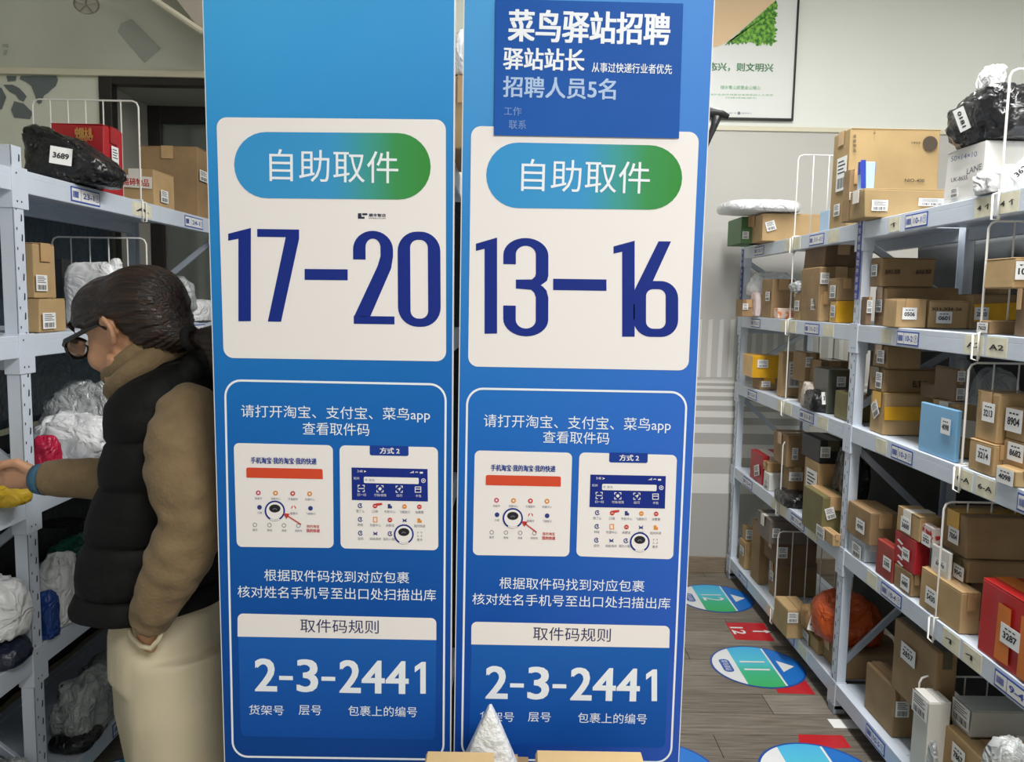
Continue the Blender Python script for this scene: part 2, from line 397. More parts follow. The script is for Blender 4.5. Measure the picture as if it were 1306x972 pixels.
for k, (z, px, py) in enumerate(zip(LV_R, (1169, 1158, 1150, 1134, 1116), (278, 430, 585, 800, 950))):
    yc = yat(px, py, XR); shelf_label(rack_r, 1, XR, z, yc, '10-%d' % (k+1), .135)
    if k < 4: shelf_label(rack_r, 1, XR, z, yc+.14, '↑' if k < 1 else '', .075, .045, 'old')
for k, (z, px, py) in enumerate(zip(LV_R, (1042, 1036, 1029, 1017, 1005), (300, 412, 532, 672, 810))):
    yc = yat(px, py, XR); shelf_label(rack_r, 1, XR, z, yc, '11-%d' % (k+1), .155)
    shelf_label(rack_r, 1, XR, z, yc-.17, '', .10, .045, 'old')
    shelf_label(rack_r, 1, XR, z, 4.0, '12-%d' % (k+1), .15)
for k in range(5):
    for d in (-.055, .045):
        for Y in (2.06, 3.53): shelf_label(rack_r, 1, XR, LV_R[k], Y+d, ('4 ↑', 'A2', '6-A', '↑', '9')[k] if Y < 3 else '', .085, .05, 'old')
shelf_label(rack_r, 1, XR, LV_R[3], 1.83, '9-4', .15); shelf_label(rack_r, 1, XR, LV_R[2], 1.80, '9-3', .15)
for k, (px, py) in enumerate(((109, 250), (22, 440))):
    if k == 0: shelf_label(rack_l, -1, XL, LV_L[0], yat(px, py, XL), '23-1', .16)
for k in (0, 1): shelf_label(rack_l, -1, XL, LV_L[k], yat(247, 275, XL), '24-%d' % (k+1), .18)
shelf_label(rack_l, -1, XL, LV_L[0], yat(181, 265, XL), 'A', .14, .045, 'old')
for k in (2, 3, 4): shelf_label(rack_l, -1, XL, LV_L[k], 2.55, '24-%d' % (k+1), .2)
# blue lettered strips stuck on the right rack's posts
def post_strip(Y, z0, z1, name_side):
    b = MB().box(XR-.0042, XR-.0026, Y+.006, Y+.040, z0, z1); s_ = b.build('post_strip', mat('strip_blue', (44, 62, 150), .45), rack_r)
    t = MB(); n = 10
    for i, ch in enumerate('请按照编号取件谢谢合作'[:n]):
        zc = z1-(i+.5)*(z1-z0)/n; put_text(t, ch, (XR-.005, Y+.033, zc), (XR-.005, Y+.013, zc), .02, (0, 0, 1), .0)
    t.build('lettering', WHITEP, s_)
post_strip(2.8187, 1.52, 1.80, 0); post_strip(4.25, 1.46, 1.78, 0)

# wire dividers
def divider(label, xf, side, Y, z, H=.29, D=.34, n=5):
    r = thing('wire_divider', label, 'divider', (xf+side*D/2, Y, z), 0, 'white wire dividers clipped on the shelves')
    X = lambda a: xf+side*a
    rr = .0031; b = MB(); c = .02
    top = z+H
    b.tube([(X(.006), Y, z-.066), (X(.006), Y, z), (X(.006), Y, top-c), (X(.012), Y, top-c*.3), (X(.026), Y, top), (X(D-.02), Y, top), (X(D-.006), Y, top-c*.3), (X(D), Y, top-c), (X(D), Y, z+.004)], rr, 7)
    b.build('wire_frame', WIRE, r, smooth=True)
    for i in range(1, n):
        xx = X(.006+(D-.006)*i/n); MB().tube([(xx, Y, z+.004), (xx, Y, top)], rr*.8, 6).build('wire', WIRE, r, smooth=True)
    b = MB().tube([(X(-.006), Y+.012, z-.004), (X(-.006), Y+.012, z-.066), (X(-.004), Y-.012, z-.069), (X(-.004), Y-.012, z+.004), (X(.03), Y-.012, z+.004), (X(D), Y-.012, z+.004)], rr, 6)
    b.tube([(X(-.006), Y+.012, z-.004), (X(.02), Y+.012, z+.004), (X(D), Y+.012, z+.004)], rr, 6)
    b.build('clamp', WIRE, r, smooth=True)
    return r
lv = ['top', 'second', 'third', 'fourth', 'bottom']
for k in range(5):
    divider('white wire divider on the %s shelf of the right rack, nearer bay' % lv[k], XR, 1, [2.05, 2.09, 2.13, 2.20, 2.26][k], LV_R[k], [.30, .29, .28, .335, .30][k])
    divider('white wire divider on the %s shelf of the right rack, farther bay' % lv[k], XR, 1, 3.53, LV_R[k], [.35, .30, .30, .27, .36][k])
divider('white wire divider on the top shelf of the left rack', XL, -1, 2.77, LV_L[0], .33, .36, 6)
divider('white wire divider on the second shelf of the left rack behind the woman\'s head', XL, -1, 2.80, LV_L[1], .30, .33, 5)

# ================================================================== SIGN BOARDS
def board(label, cTL, cTR, cBR, cBL, grad, side):
    def edge(p, q, z):
        P, Q = castY(*p, YB), castY(*q, YB); t = (z-P.z)/(Q.z-P.z); return P.x+(Q.x-P.x)*t
    z0, z1 = .03, 2.16
    xs = [edge(cTL, cBL, z0), edge(cTR, cBR, z0), edge(cTR, cBR, z1), edge(cTL, cBL, z1)]
    cx = (xs[0]+xs[1])/2
    r = thing('sign_board', label, 'sign', (cx, YB, 0))
    pts = [Vector((xs[0], YB, z0)), Vector((xs[1], YB, z0)), Vector((xs[2], YB, z1)), Vector((xs[3], YB, z1))]
    MB().prism(pts, (0, .014, 0)).build('foam_board', mat('foam_white', (232, 234, 236), .6), r)
    e = .0016; p2 = [pts[0]+Vector((e, -.0004, 0)), pts[1]+Vector((-e, -.0004, 0)), pts[2]+Vector((-e, -.0004, 0)), pts[3]+Vector((e, -.0004, 0))]
    MB().ngon(p2).build('print_sheet', gradmat('board_print_shaded', grad, 2, .55, 2.05, .3, 0, side, ((xs[3]-cx)*.6, xs[2]-cx)), r)
    MB().box(cx-.16, cx+.16, YB+.014, YB+.05, 0, .03).build('foot', mat('grey_foot', (150, 156, 166), .6), r)
    return r
G1 = [(0, (10, 58, 130)), (.25, (14, 76, 158)), (.5, (24, 106, 186)), (.72, (42, 136, 204)), (.9, (66, 164, 226)), (1, (76, 172, 230))]  # printed blue gradients, with some light fall-off painted in
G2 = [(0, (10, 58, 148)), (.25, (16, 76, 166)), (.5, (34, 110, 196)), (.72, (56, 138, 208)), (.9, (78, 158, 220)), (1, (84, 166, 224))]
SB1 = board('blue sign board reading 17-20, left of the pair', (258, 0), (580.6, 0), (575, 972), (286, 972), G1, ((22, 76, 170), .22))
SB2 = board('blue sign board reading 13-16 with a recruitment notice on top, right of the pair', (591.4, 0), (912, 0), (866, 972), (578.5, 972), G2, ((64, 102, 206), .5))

class Print:
    def __init__(s, root): s.r = root
    def P(s, x, y, l): return castY(x, y, YB-.0004-.0004*l)
    def quad(s, q, l, m, name='panel', r=0, corners=(1, 1, 1, 1), parent=None):
        TL, TR, BR, BL = [s.P(x, y, l) for x, y in q]
        wpx = math.dist(q[0], q[1]); hpx = math.dist(q[0], q[3])
        if r: pts = rrect2(0, 0, wpx, hpx, r, 8, corners)
        else: pts = [(wpx, hpx), (0, hpx), (0, 0), (wpx, 0)]
        out = []
        for a, b in pts:
            u, v = a/wpx, b/hpx; out.append((BL*(1-u)+BR*u)*(1-v)+(TL*(1-u)+TR*u)*v)
        return MB().ngon(out[::-1]).build(name, m, parent or s.r)
    def frame(s, q, l, wd, m, r, name='outline'):
        TL, TR, BR, BL = [s.P(x, y, l) for x, y in q]; wpx = math.dist(q[0], q[1]); hpx = math.dist(q[0], q[3])
        vs, fs = ribbon(rrect2(0, 0, wpx, hpx, r, 8), wd, True); out = []
        for v in vs:
            u, t = v.x/wpx, v.y/hpx; out.append((BL*(1-u)+BR*u)*(1-t)+(TL*(1-u)+TR*u)*t)
        return MB().add(out, fs).build(name, m, s.r)
    def text(s, body, x0, x1, y0, y1, l, m, bold=0, sl=.019, mb=None, name='lettering'):
        yc = (y0+y1)/2; L, R = s.P(x0, yc, l), s.P(x1, yc+sl*(x1-x0), l)
        h = (s.P(x0, y0, l)-s.P(x0, y1, l)).z; ax = (R-L).normalized(); up = Vector((-ax.z, 0, ax.x)); up = up if up.z > 0 else -up
        b = mb or MB(); put_text(b, body, L, R, h, up, bold, m if mb else 0)
        return b if mb is not None else b.build(name, m, s.r)
    def poly(s, pts, l, mb, m=0): mb.ngon([s.P(x, y, l) for x, y in pts], m)
    def rib(s, pts, wd, l, mb, m=0, closed=False):
        vs, fs = ribbon(pts, wd, closed); mb.add([s.P(v.x, v.y, l) for v in vs], fs, m)
    def disc(s, x, y, r, l, mb, m=0, ry=None, n=18): s.poly([(x+r*math.cos(2*math.pi*i/n), y+(ry or r)*math.sin(2*math.pi*i/n)) for i in range(n)], l, mb, m)
def numeral(pr, ch, x0, y0, wd, h, sl=.02, lean=0, wt=16):
    """tall condensed numeral in a box wd x h px"""
    mb = MB(); T = wt
    def tr(p):
        u, v = p; return (x0+u+lean*v, y0+v+sl*u)
    def rb(pts, w_, closed=False):
        vs, fs = ribbon(pts, w_, closed); mb.add([pr.P(*tr((v.x, v.y)), 2) for v in vs], fs)
    t2 = T/2; W, H = wd, h
    if ch == '1': mb.ngon([pr.P(*tr(p), 2) for p in ((0, H*.06), (W, 0), (W, H), (W-T, H), (W-T, H*.115), (0, H*.135))])
    elif ch == '7': mb.ngon([pr.P(*tr(p), 2) for p in ((0, 0), (W, 0), (W, H*.1), (W*.57, H), (W*.57-T*1.06, H), (W*.68, H*.085), (0, H*.085))])
    elif ch == '-': mb.ngon([pr.P(*tr(p), 2) for p in ((0, 0), (W, 0), (W, H), (0, H))])
    elif ch == '0':
        R = 19; out = rrect2(0, 0, W, H, 25, 8); 
        vs = [];
        inn = rrect2(T, 10.5, W-T, H-10.5, 10, 8); n = len(out)
        mb.add([pr.P(*tr(p), 2) for p in out+inn], [(i, (i+1) % n, (i+1) % n+n, i+n) for i in range(n)])
    elif ch == '2':
        out = arc(W/2, 24, W/2, 24, 180, 360, 16); inn = arc(W/2, 21, W/2-T, 11, 180, 360, 16)
        out = [(0, H*.31)]+out+[(W, H*.27), (W*.95, H*.40), (W*.42, H*.915)]; inn = [(T, H*.31)]+inn+[(W-T, H*.27), (W-T*1.25, H*.38), (0, H*.93)]
        n = len(out); mb.add([pr.P(*tr(p), 2) for p in out+inn], [(i, i+1, i+1+n, i+n) for i in range(n-1)])
        mb.ngon([pr.P(*tr(p), 2) for p in ((0, H*.915), (W+1, H*.915), (W+1, H), (0, H))])
    elif ch == '3':
        def bowl(out, inn):
            n = len(out); mb.add([pr.P(*tr(p), 2) for p in out+inn], [(i, i+1, i+1+n, i+n) for i in range(n-1)])
        bowl([(0, H*.27)]+arc(W/2, 22, W/2, 22, 180, 360, 16)+[(W, H*.38), (W*.97, H*.43), (W*.88, H*.462), (W*.82, H*.475)],
             [(T, H*.27)]+arc(W/2, 21, W/2-T, 11, 180, 360, 16)+[(W-T, H*.36), (W-T-1, H*.39), (W-T-5, H*.42), (W*.28, H*.425)])
        bowl([(0, H*.69)]+[(0, H-24)]+arc(W/2, H-22, W/2, 22, 180, 0, 16)+[(W, H*.60), (W*.96, H*.53), (W*.88, H*.49), (W*.82, H*.475)],
             [(T, H*.69)]+[(T, H-22)]+arc(W/2, H-21, W/2-T, 11, 180, 0, 16)+[(W-T, H*.60), (W-T-2, H*.555), (W-T-6, H*.525), (W*.28, H*.515)])
        mb.ngon([pr.P(*tr(p), 2.4) for p in ((W*.28, H*.425), (W-T-5, H*.42), (W*.86, H*.47), (W-T-6, H*.525), (W*.28, H*.515))])
    elif ch == '6':
        Y0 = H*.415; out = rrect2(0, Y0, W, H, 22, 8); inn = rrect2(T, Y0+10.5, W-T, H-10.5, 9, 8); n = len(out)
        mb.add([pr.P(*tr(p), 2) for p in out+inn], [(i, (i+1) % n, (i+1) % n+n, i+n) for i in range(n)])
        mb.ngon([pr.P(*tr(p), 2.4) for p in ((W*.56, 0), (W*.84, 0), (W*.42, H*.43), (T, H*.55), (T, H*.66), (0, H*.66), (0, H*.56), (2, H*.5))])
    # all faces towards the viewer
    return mb.build('numeral', NAVY, pr.r)
GREY = mat('print_grey', (120, 124, 140), .5)
CARDW = mat('card_white', (240, 235, 234), .35, spec=.2)
PANEL2 = mat('print_panel_blue', (28, 96, 178), .35)
DKBLUE = mat('print_dark_blue', (28, 62, 150), .4, spec=.2)
ICON = [mat('print_red', (200, 56, 50), .4), mat('print_orange', (226, 142, 48), .4), mat('print_navy', (40, 56, 130), .4), mat('print_pink', (206, 70, 110), .4), mat('print_black', (24, 26, 32), .4), PWHITE]
def pillmat(name, x0, x1):
    return gradmat(name, [(0, (58, 150, 212)), (.5, (62, 152, 206)), (.68, (66, 156, 150)), (.82, (64, 148, 86)), (1, (58, 142, 62))], 0, x0, x1, .35)
def face(r): # turn all print faces towards the camera side
    pass
def sign(root, D):
    pr = Print(root)
    pr.quad(D['card'], 1, CARDW, 'white_card', 13)
    q = D['pill']; p0 = pr.P(*q[0], 2); p1 = pr.P(*q[1], 2); h = (q[3][1]-q[0][1])/2
    cx = WM[root.name].translation.x
    pr.quad(q, 2, pillmat('pill_print', p0.x-cx, p1.x-cx), 'pill', h-.5)
    pr.text('自助取件', *D['t0'], 3, PWHITE2, .0, D['sl'])
    for a in D['num']: numeral(pr, *a)
    pr.frame(D['frame'], 1, 2.6, PWHITE2, 20)
    pr.text('请打开淘宝、支付宝、菜鸟app', *D['t1'], 1, PWHITE2, .0, D['sl'])
    pr.text('查看取件码', *D['t2'], 1, PWHITE2, .0, D['sl'])
    # card A
    A = D['A']; pr.quad(A, 1, CARDW, 'instruction_card', 7)
    ox, oy = A[0]; W = A[1][0]-ox
    f = lambda u, v: (ox+u*W/126.5+v*(A[3][0]-A[0][0])/133, oy+v+u*.02)
    def tx(body, u0, u1, v0, v1, m, bold=0, mb=None):
        a, b = f(u0, v0), f(u1, v0); return pr.text(body, a[0], b[0], a[1], a[1]+v1-v0, 3, m, bold, .02, mb)
    tx('手机淘宝·我的淘宝·我的快递', 21.5, 105, 17.5, 25.5, DKBLUE, .025)
    pr.quad([f(15, 31), f(112.5, 31), f(112.5, 44), f(15, 44)], 2, mat('print_vermilion', (214, 72, 40), .35), 'red_bar', 2.5, (1, 1, 0, 0))
    mb = MB(); g = MB()
    for u, m in ((29.5, 3), (51.5, 1), (73.5, 0), (95, 1)):
        pr.disc(*f(u, 63), 3.1, 2, mb, m); pr.disc(*f(u, 63), 1.3, 2.5, mb, 5)
    for u, m in ((30.5, 2), (74, 0), (95.5, 2)): pr.disc(*f(u, 81.5), 3, 2, mb, m)
    pr.poly([f(70.5, 85), f(77.5, 85), f(74, 78)], 2.5, mb, 5)
    mb.build('app_icons', ICON, root)
    for u in (24, 42.5, 61, 79.5):
        vs = arc(*f(u, 104), 2.4, 2.4, 0, 330, 11); pr.rib(vs, .7, 2, g, 0, True)
    for u, v, s_ in ((29.5, 70.2, '淘金币'), (51.5, 70.2, '领券中心'), (73.5, 70.2, '天猫超市'), (95, 70.2, '充值中心'), (30.5, 88.5, '分类'), (74, 88.5, '直播间'), (95.5, 88.5, '飞猪旅行'), (24, 110.5, '首页'), (42.5, 110.5, '微淘'), (61, 110.5, '消息'), (79.5, 110.5, '购物车')):
        n = len(s_)*1.55; a, b = f(u-n, v), f(u+n, v); put_text(g, s_, pr.P(*a, 2), pr.P(*b, 2), .0042, (0, 0, 1))
    g.build('small_captions', GREY, root)
    def badge(c, r):
        mb = MB(); pr.disc(*c, r, 3, mb, 0, n=28); pr.disc(*c, r*.84, 3.3, mb, 1, n=28); pr.disc(c[0], c[1]-r*.22, r*.56, 3.6, mb, 2, r*.40, 24)
        pr.rib(arc(c[0], c[1]-r*.02, r*.2, r*.2, 200, 340, 8), 1.0, 3.9, mb, 3)
        pr.rib(arc(c[0], c[1], r*.92, r*.92, 60, 120, 8), 1.6, 3.9, mb, 1)
        mb.build('round_badge', [NAVY, PWHITE, ICON[4], GREY], root)
    badge(D['ca'], 13)
    mb = MB(); (ax, ay), (bx_, by_) = D['arrow']
    pr.rib([(ax, ay), (bx_+4, by_+2.6)], 1.4, 4.2, mb); pr.poly([(bx_-1, by_-.5), (bx_+7.5, by_+.5), (bx_+3.5, by_+7)], 4.2, mb); mb.build('arrow', ICON[0], root)
    mb = MB(); a, b = f(90, 104.5), f(106, 104.5); put_text(mb, '我的淘宝', pr.P(*a, 2), pr.P(*b, 2), .0052, (0, 0, 1), .01)
    a, b = f(89.5, 110), f(106.5, 110); put_text(mb, '我的快递', pr.P(*a, 2), pr.P(*b, 2), .006, (0, 0, 1), .03); mb.build('red_lettering', ICON[0], root)
    # card B
    B = D['B']; pr.quad(B, 1, CARDW, 'instruction_card', 7); ox, oy = B[0]; W = B[1][0]-ox
    sk = (B[3][0]-B[0][0])/132
    f = lambda u, v: (ox+u*W/125.5+v*sk, oy+v+u*.02)
    pr.quad([f(38.5, -.6), f(88, -.6), f(88, 12), f(38.5, 12)], 2, DKBLUE, 'tab', 2.5, (0, 0, 1, 1))
    tx('方式 2', 51.5, 76.5, 1.8, 9.6, PWHITE, .03)
    pr.quad([f(15, 28), f(112, 28), f(112, 69.5), f(15, 69.5)], 2, NAVY, 'phone_header')
    pr.quad([f(30.5, 39.5), f(100.5, 39.5), f(100.5, 47.5), f(30.5, 47.5)], 3, PWHITE, 'search_field', 1.5)
    mb = MB()
    for s_, u0, u1, v, hh in (('3:48 ➤', 22.5, 34, 32.6, .0042), ('杭州', 17.5, 24.5, 41.6, .0045), ('扫一扫', 22, 33, 62.5, .0046), ('付钱/收钱', 43.5, 59, 62.5, .0046), ('出行', 72, 79.5, 62.5, .0046), ('卡包', 96, 103.5, 62.5, .0046)):
        put_text(mb, s_, pr.P(*f(u0, v), 3), pr.P(*f(u1, v), 3), hh, (0, 0, 1))
    for i in range(4): pr.poly([f(89.5+i*1.3, 33.6), f(90.4+i*1.3, 33.6), f(90.4+i*1.3, 33-i*.7), f(89.5+i*1.3, 33-i*.7)], 3, mb)
    pr.rib(arc(*f(98, 34), 2, 2, 215, 325, 6), .9, 3, mb); pr.poly([f(102, 31.8), f(106, 31.8), f(106, 34), f(102, 34)], 3, mb)
    pr.rib(arc(*f(106.5, 43), 2.5, 2.5, 0, 340, 12), .8, 3, mb, 0, True); pr.disc(*f(106.5, 43), 1, 3, mb)
    for u in (27, 51, 75.5, 99.5):
        x, y_ = f(u, 54.5)
        if u == 99.5:
            pr.rib([(x-3.6, y_-3.4), (x+3.6, y_-3.4), (x+3.6, y_+3.4), (x-3.6, y_+3.4)], .9, 3, mb, 0, True); pr.rib([(x-3.6, y_-.6), (x+3.6, y_-.6)], 1.1, 3, mb)
        else:
            for sx, sy in ((1, 1), (1, -1), (-1, 1), (-1, -1)): pr.rib([(x+sx*1.6, y_+sy*4), (x+sx*4, y_+sy*4), (x+sx*4, y_+sy*1.6)], .9, 3, mb)
            if u == 27: pr.rib([(x-4.2, y_), (x+4.2, y_)], .9, 3, mb)
            elif u == 51: pr.disc(x, y_, 2, 3, mb)
            else: pr.poly([(x+2.6, y_-2.6), (x-2.6, y_-.2), (x-.3, y_+.3), (x+.3, y_+2.6)], 3, mb)
    mb.build('header_icons', PWHITE, root)
    mb = MB(); put_text(mb, '菜鸟', pr.P(*f(37, 43.6), 4), pr.P(*f(44, 43.6), 4), .004, (0, 0, 1)); vs = arc(*f(33.5, 43.4), 1.1, 1.1, 0, 330, 8); pr.rib(vs, .5, 4, mb, 0, True); mb.build('search_text', GREY, root)
    mb = MB(); g = MB(); cap = iter('饿了么 口碑 市民中心 飞猪旅行 淘票票 转账 充值中心 余额宝 花呗 我的快递 运动 蚂蚁森林 我的小程序 x 更多'.split())
    for r_, v in enumerate((76.5, 94, 111.5)):
        for c_, u in enumerate((25.5, 44.5, 63.3, 82, 101)):
            s_ = next(cap)
            if r_ == 2 and c_ == 3: continue
            m = ((2, 0, 2, 1, 0), (2, 1, 0, 2, 1), (2, 2, 2, 2, 5))[r_][c_]; x, y_ = f(u, v)
            if (r_, c_) in ((0, 0), (1, 0), (2, 0), (2, 2)): pr.rib(arc(x, y_, 2.6, 2.6, 20, 320, 10), 1.2, 2, mb, m, False); pr.disc(x+.6, y_-.3, 1.1, 2, mb, m)
            elif (r_, c_) == (1, 1): pr.rib([(x-2.3, y_-3), (x+2.3, y_-3), (x+2.3, y_+3), (x-2.3, y_+3)], 1, 2, mb, m, True)
            elif (r_, c_) in ((0, 2), (1, 4)): pr.poly([(x-2.6, y_-2.8), (x+1, y_-2.8), (x+1, y_-.5), (x+2.8, y_-.5), (x+2.8, y_+2.8), (x-2.6, y_+2.8)], 2, mb, m)
            elif (r_, c_) == (2, 4):
                for sx, sy in ((1, 1), (1, -1), (-1, 1), (-1, -1)): pr.rib([(x+sx, y_+sy*2.6), (x+sx*2.6, y_+sy*2.6), (x+sx*2.6, y_+sy)], .6, 2, g)
            elif (r_, c_) in ((1, 3), (2, 1)): pr.poly([(x-3, y_-2.6), (x, y_-.4), (x+3, y_-2.6), (x+2, y_+.5), (x+3, y_+2.6), (x, y_+1.4), (x-3, y_+2.6), (x-2, y_+.5)], 2, mb, m)
            else: pr.disc(x, y_, 3, 2, mb, m); pr.poly([(x-1.5, y_-.4), (x+1.5, y_-.4), (x+1.5, y_+.4), (x-1.5, y_+.4)], 2.5, mb, 5)
            n = len(s_)*1.8; put_text(g, s_, pr.P(*f(u-n, v+7), 2), pr.P(*f(u+n, v+7), 2), .0048, (0, 0, 1))
    pr.poly([f(45.5, 73.2), f(53.5, 72.4), f(53.5, 75), f(47.5, 76.2)], 2.6, mb, 0)
    mb.build('app_icons', ICON, root); g.build('small_captions', GREY, root)
    badge(D['cb'], 12.7)
    pr.text('根据取件码找到对应包裹', *D['t3'], 1, PWHITE2, .0, D['sl'])
    pr.text('核对姓名手机号至出口处扫描出库', *D['t4'], 1, PWHITE2, .0, D['sl'])
    pr.quad(D['p2'], .6, gradmat('print_panel_blue_grad', [(0, (14, 76, 164)), (1, (30, 98, 182))], 2, .72, .95, .3), 'code_panel', 8, (0, 0, 1, 1))
    pr.quad(D['hd'], 1, CARDW, 'header_strip', 7, (1, 1, 0, 0))
    pr.text('取件码规则', *D['t5'], 2, mat('print_ink_blue', (34, 38, 92), .5), .0, D['sl'])
    x0, x1, y0, y1 = D['code']; s_ = (x1-x0)/218
    for ch, a, b in (('2', 0, 26), ('-', 30, 47.5), ('3', 53.5, 78.5), ('-', 84, 101.5), ('2', 108, 133), ('4', 136.5, 163.5), ('4', 167, 194), ('1', 203, 217)):
        hh = (.5, .5) if ch != '-' else (.065, .0)
        yy = y0+a*.019
        if ch == '-': pr.text(ch, x0+a*s_, x0+b*s_, yy+21, yy+26.2, 1, PWHITE2, .03, .019)
        elif ch == '1':
            xx = x0+a*s_; h_ = y1-y0; mb = MB(); mb.ngon([pr.P(xx+u*14, yy+v*h_, 1) for u, v in ((0, .15), (.62, 0), (1, 0), (1, 1), (.5, 1), (.5, .2), (0, .33))]); mb.build('numeral', PWHITE2, root)
        else: pr.text(ch, x0+a*s_, x0+b*s_, yy, yy+(y1-y0), 1, PWHITE2, .034, .019, name='numeral')
    for s_, x0, x1, y0, y1 in D['lab']: pr.text(s_, x0, x1, y0, y1, 1, PWHITE2, 0, .02)
    return pr
P1 = sign(SB1, dict(sl=.019, card=[(276, 149.5), (568.6, 152.5), (569, 461), (285.3, 456.5)],
    pill=[(298, 168), (549, 170), (549.5, 255), (299.5, 252.5)], t0=(343.5, 508, 190, 231),
    num=[('1', 291, 291, 29, 119, -.01, .0), ('7', 328, 292, 53.5, 118, .015, -.0), ('-', 388.5, 343, 55, 14, .01), ('2', 450, 294, 51, 119, .015, .01), ('0', 507, 295, 54.5, 121.5, .015, .006)],
    frame=[(287, 485), (568.5, 490.5), (565.5, 969), (297, 965)],
    t1=(307.5, 548.5, 516, 534.5), t2=(386, 471, 538.5, 554.5),
    A=[(298, 565), (424.5, 568), (425.5, 699), (302, 697.5)], B=[(433, 568), (558.5, 570.5), (559, 702), (434.5, 699.5)],
    ca=(350.5, 651.5), cb=(515, 681.5), arrow=((384, 669), (362, 655)),
    t3=(337, 522, 726, 741), t4=(303, 556, 747, 762), hd=[(303, 782.5), (556.5, 788.5), (556.5, 816.5), (303, 812)],
    p2=[(304, 812), (556.5, 816.5), (555, 944), (307, 939)], t5=(383, 483, 789.5, 806.5), code=(326, 544, 840.5, 881),
    lab=[('货架号', 317.5, 362, 899, 911.5), ('层号', 381, 410, 899.5, 912), ('包裹上的编号', 444, 532, 900, 913)]))
P2 = sign(SB2, dict(sl=.024, card=[(601, 160.5), (891.7, 168.5), (878, 472.7), (597, 467.5)],
    pill=[(620.5, 181), (870.5, 186), (869.5, 268), (620, 265)], t0=(665, 829, 202.5, 243.5),
    num=[('1', 607, 303.5, 27, 122.5, -.02, -.0), ('3', 642, 303, 57.5, 125.5, .02, -.002), ('-', 705.5, 355.5, 68, 14.5, .015), ('1', 782.5, 307, 27, 122.5, .0, -.0), ('6', 808, 307.5, 57, 122, .01, -.0)],
    frame=[(596, 495.5), (876, 500.5), (855.6, 972.5), (589, 968)],
    t1=(617, 855.5, 528, 547), t2=(692.5, 777, 549.5, 565),
    A=[(605.5, 574.5), (729.8, 577.5), (726, 710), (603, 708)], B=[(739, 577), (863.5, 580.5), (858.5, 713.5), (735, 709.5)],
    ca=(654, 661), cb=(816, 691.5), arrow=((684.5, 679), (665.5, 665)),
    t3=(637, 822, 736, 751), t4=(602.5, 855, 756.5, 771), hd=[(601.3, 793), (854.3, 798.5), (853.5, 826.5), (601, 822)],
    p2=[(601.5, 822), (853.5, 826.5), (848, 954), (598, 949)], t5=(680, 779, 799.5, 816.5), code=(620.5, 839, 850, 890.5),
    lab=[('货架号', 612, 655.5, 907.5, 920), ('层号', 673.5, 702.5, 908.5, 920.5), ('包裹上的编号', 737, 825, 909, 922)]))
# little logo printed above 17-20
mb = MB(); P1.poly([(456.5, 272), (461, 272), (461, 276.5), (465, 276.5), (465, 279), (456.5, 279)], 2, mb); P1.poly([(462, 272), (468.5, 272), (468.5, 274.6), (462, 274.6)], 2, mb)
P1.text('順丰智店', 470.5, 492, 272.3, 276.4, 2, 0, .03, .015, mb); P1.text('EXPRESS STORE', 470.5, 492, 277.5, 279, 2, 0, 0, .015, mb); mb.build('small_logo', mat('ink_navy', (30, 34, 70), .5), SB1)
# recruitment notice pasted over the right board
NT = [(632, -1.5), (871.5, 4.5), (866, 176.5), (630, 172.5)]
c_ = castY(750, 90, YB-.004)
nt = thing('paper_notice', 'dark blue recruitment notice taped over the top of the right sign board', 'notice', (c_.x, YB-.0035, c_.z))
PN = Print(nt); PN.P = lambda x, y, l: castY(x, y, YB-.0030-.0004*l)
FADE = mat('notice_blue', (24, 84, 168), .5, rgb2=(32, 90, 174), scale=4, spec=.15)
q = [castY(x, y, YB-.0030) for x, y in NT]; MB().prism(q[::-1], (0, .0008, 0)).build('paper', FADE, nt)
PN.text('菜鸟驿站招聘', 649, 854, 12, 52, 1, PWHITE2, .032, .026)
PN.text('驿站站长', 642.5, 745, 60.5, 88, 1, PWHITE2, .028, .026)
PN.text('从事过快递行业者优先', 755, 857, 79.5, 92, 1, PWHITE2, .012, .026)
PN.text('招聘人员5名', 642, 785, 97, 123.5, 1, mat('print_pale_blue', (170, 196, 232), .4), .024, .026)
FBL = mat('print_faded_blue', (112, 146, 208), .4)
PN.text('工作', 643, 665, 136, 147, 1, FBL, .01, .026); PN.text('联系', 649, 671, 153, 164.5, 1, FBL, .01, .026)

# ================================================================== CENTRE RACK behind the boards (seen through the gap)
RC = thing('storage_rack', 'double rack behind the two sign boards, glimpsed through the gap between them', 'rack', (-.07, 2.4, 0))
for X_ in (-.42, -.145, -.035, .27):
    for Y_ in (1.36, 3.35): MB().box(X_-.018, X_+.018, Y_, Y_+.04, 0, 2.0).build('upright', STEEL, RC, bevel=.001, seg=1)
for z in LV_R:
    for a, c in ((-.438, -.125), (-.055, .288)):
        MB().box(a, c, 1.40, 3.35, z-.05, z-.002).build('shelf_panel', STEEL, RC, bevel=.002, seg=1)

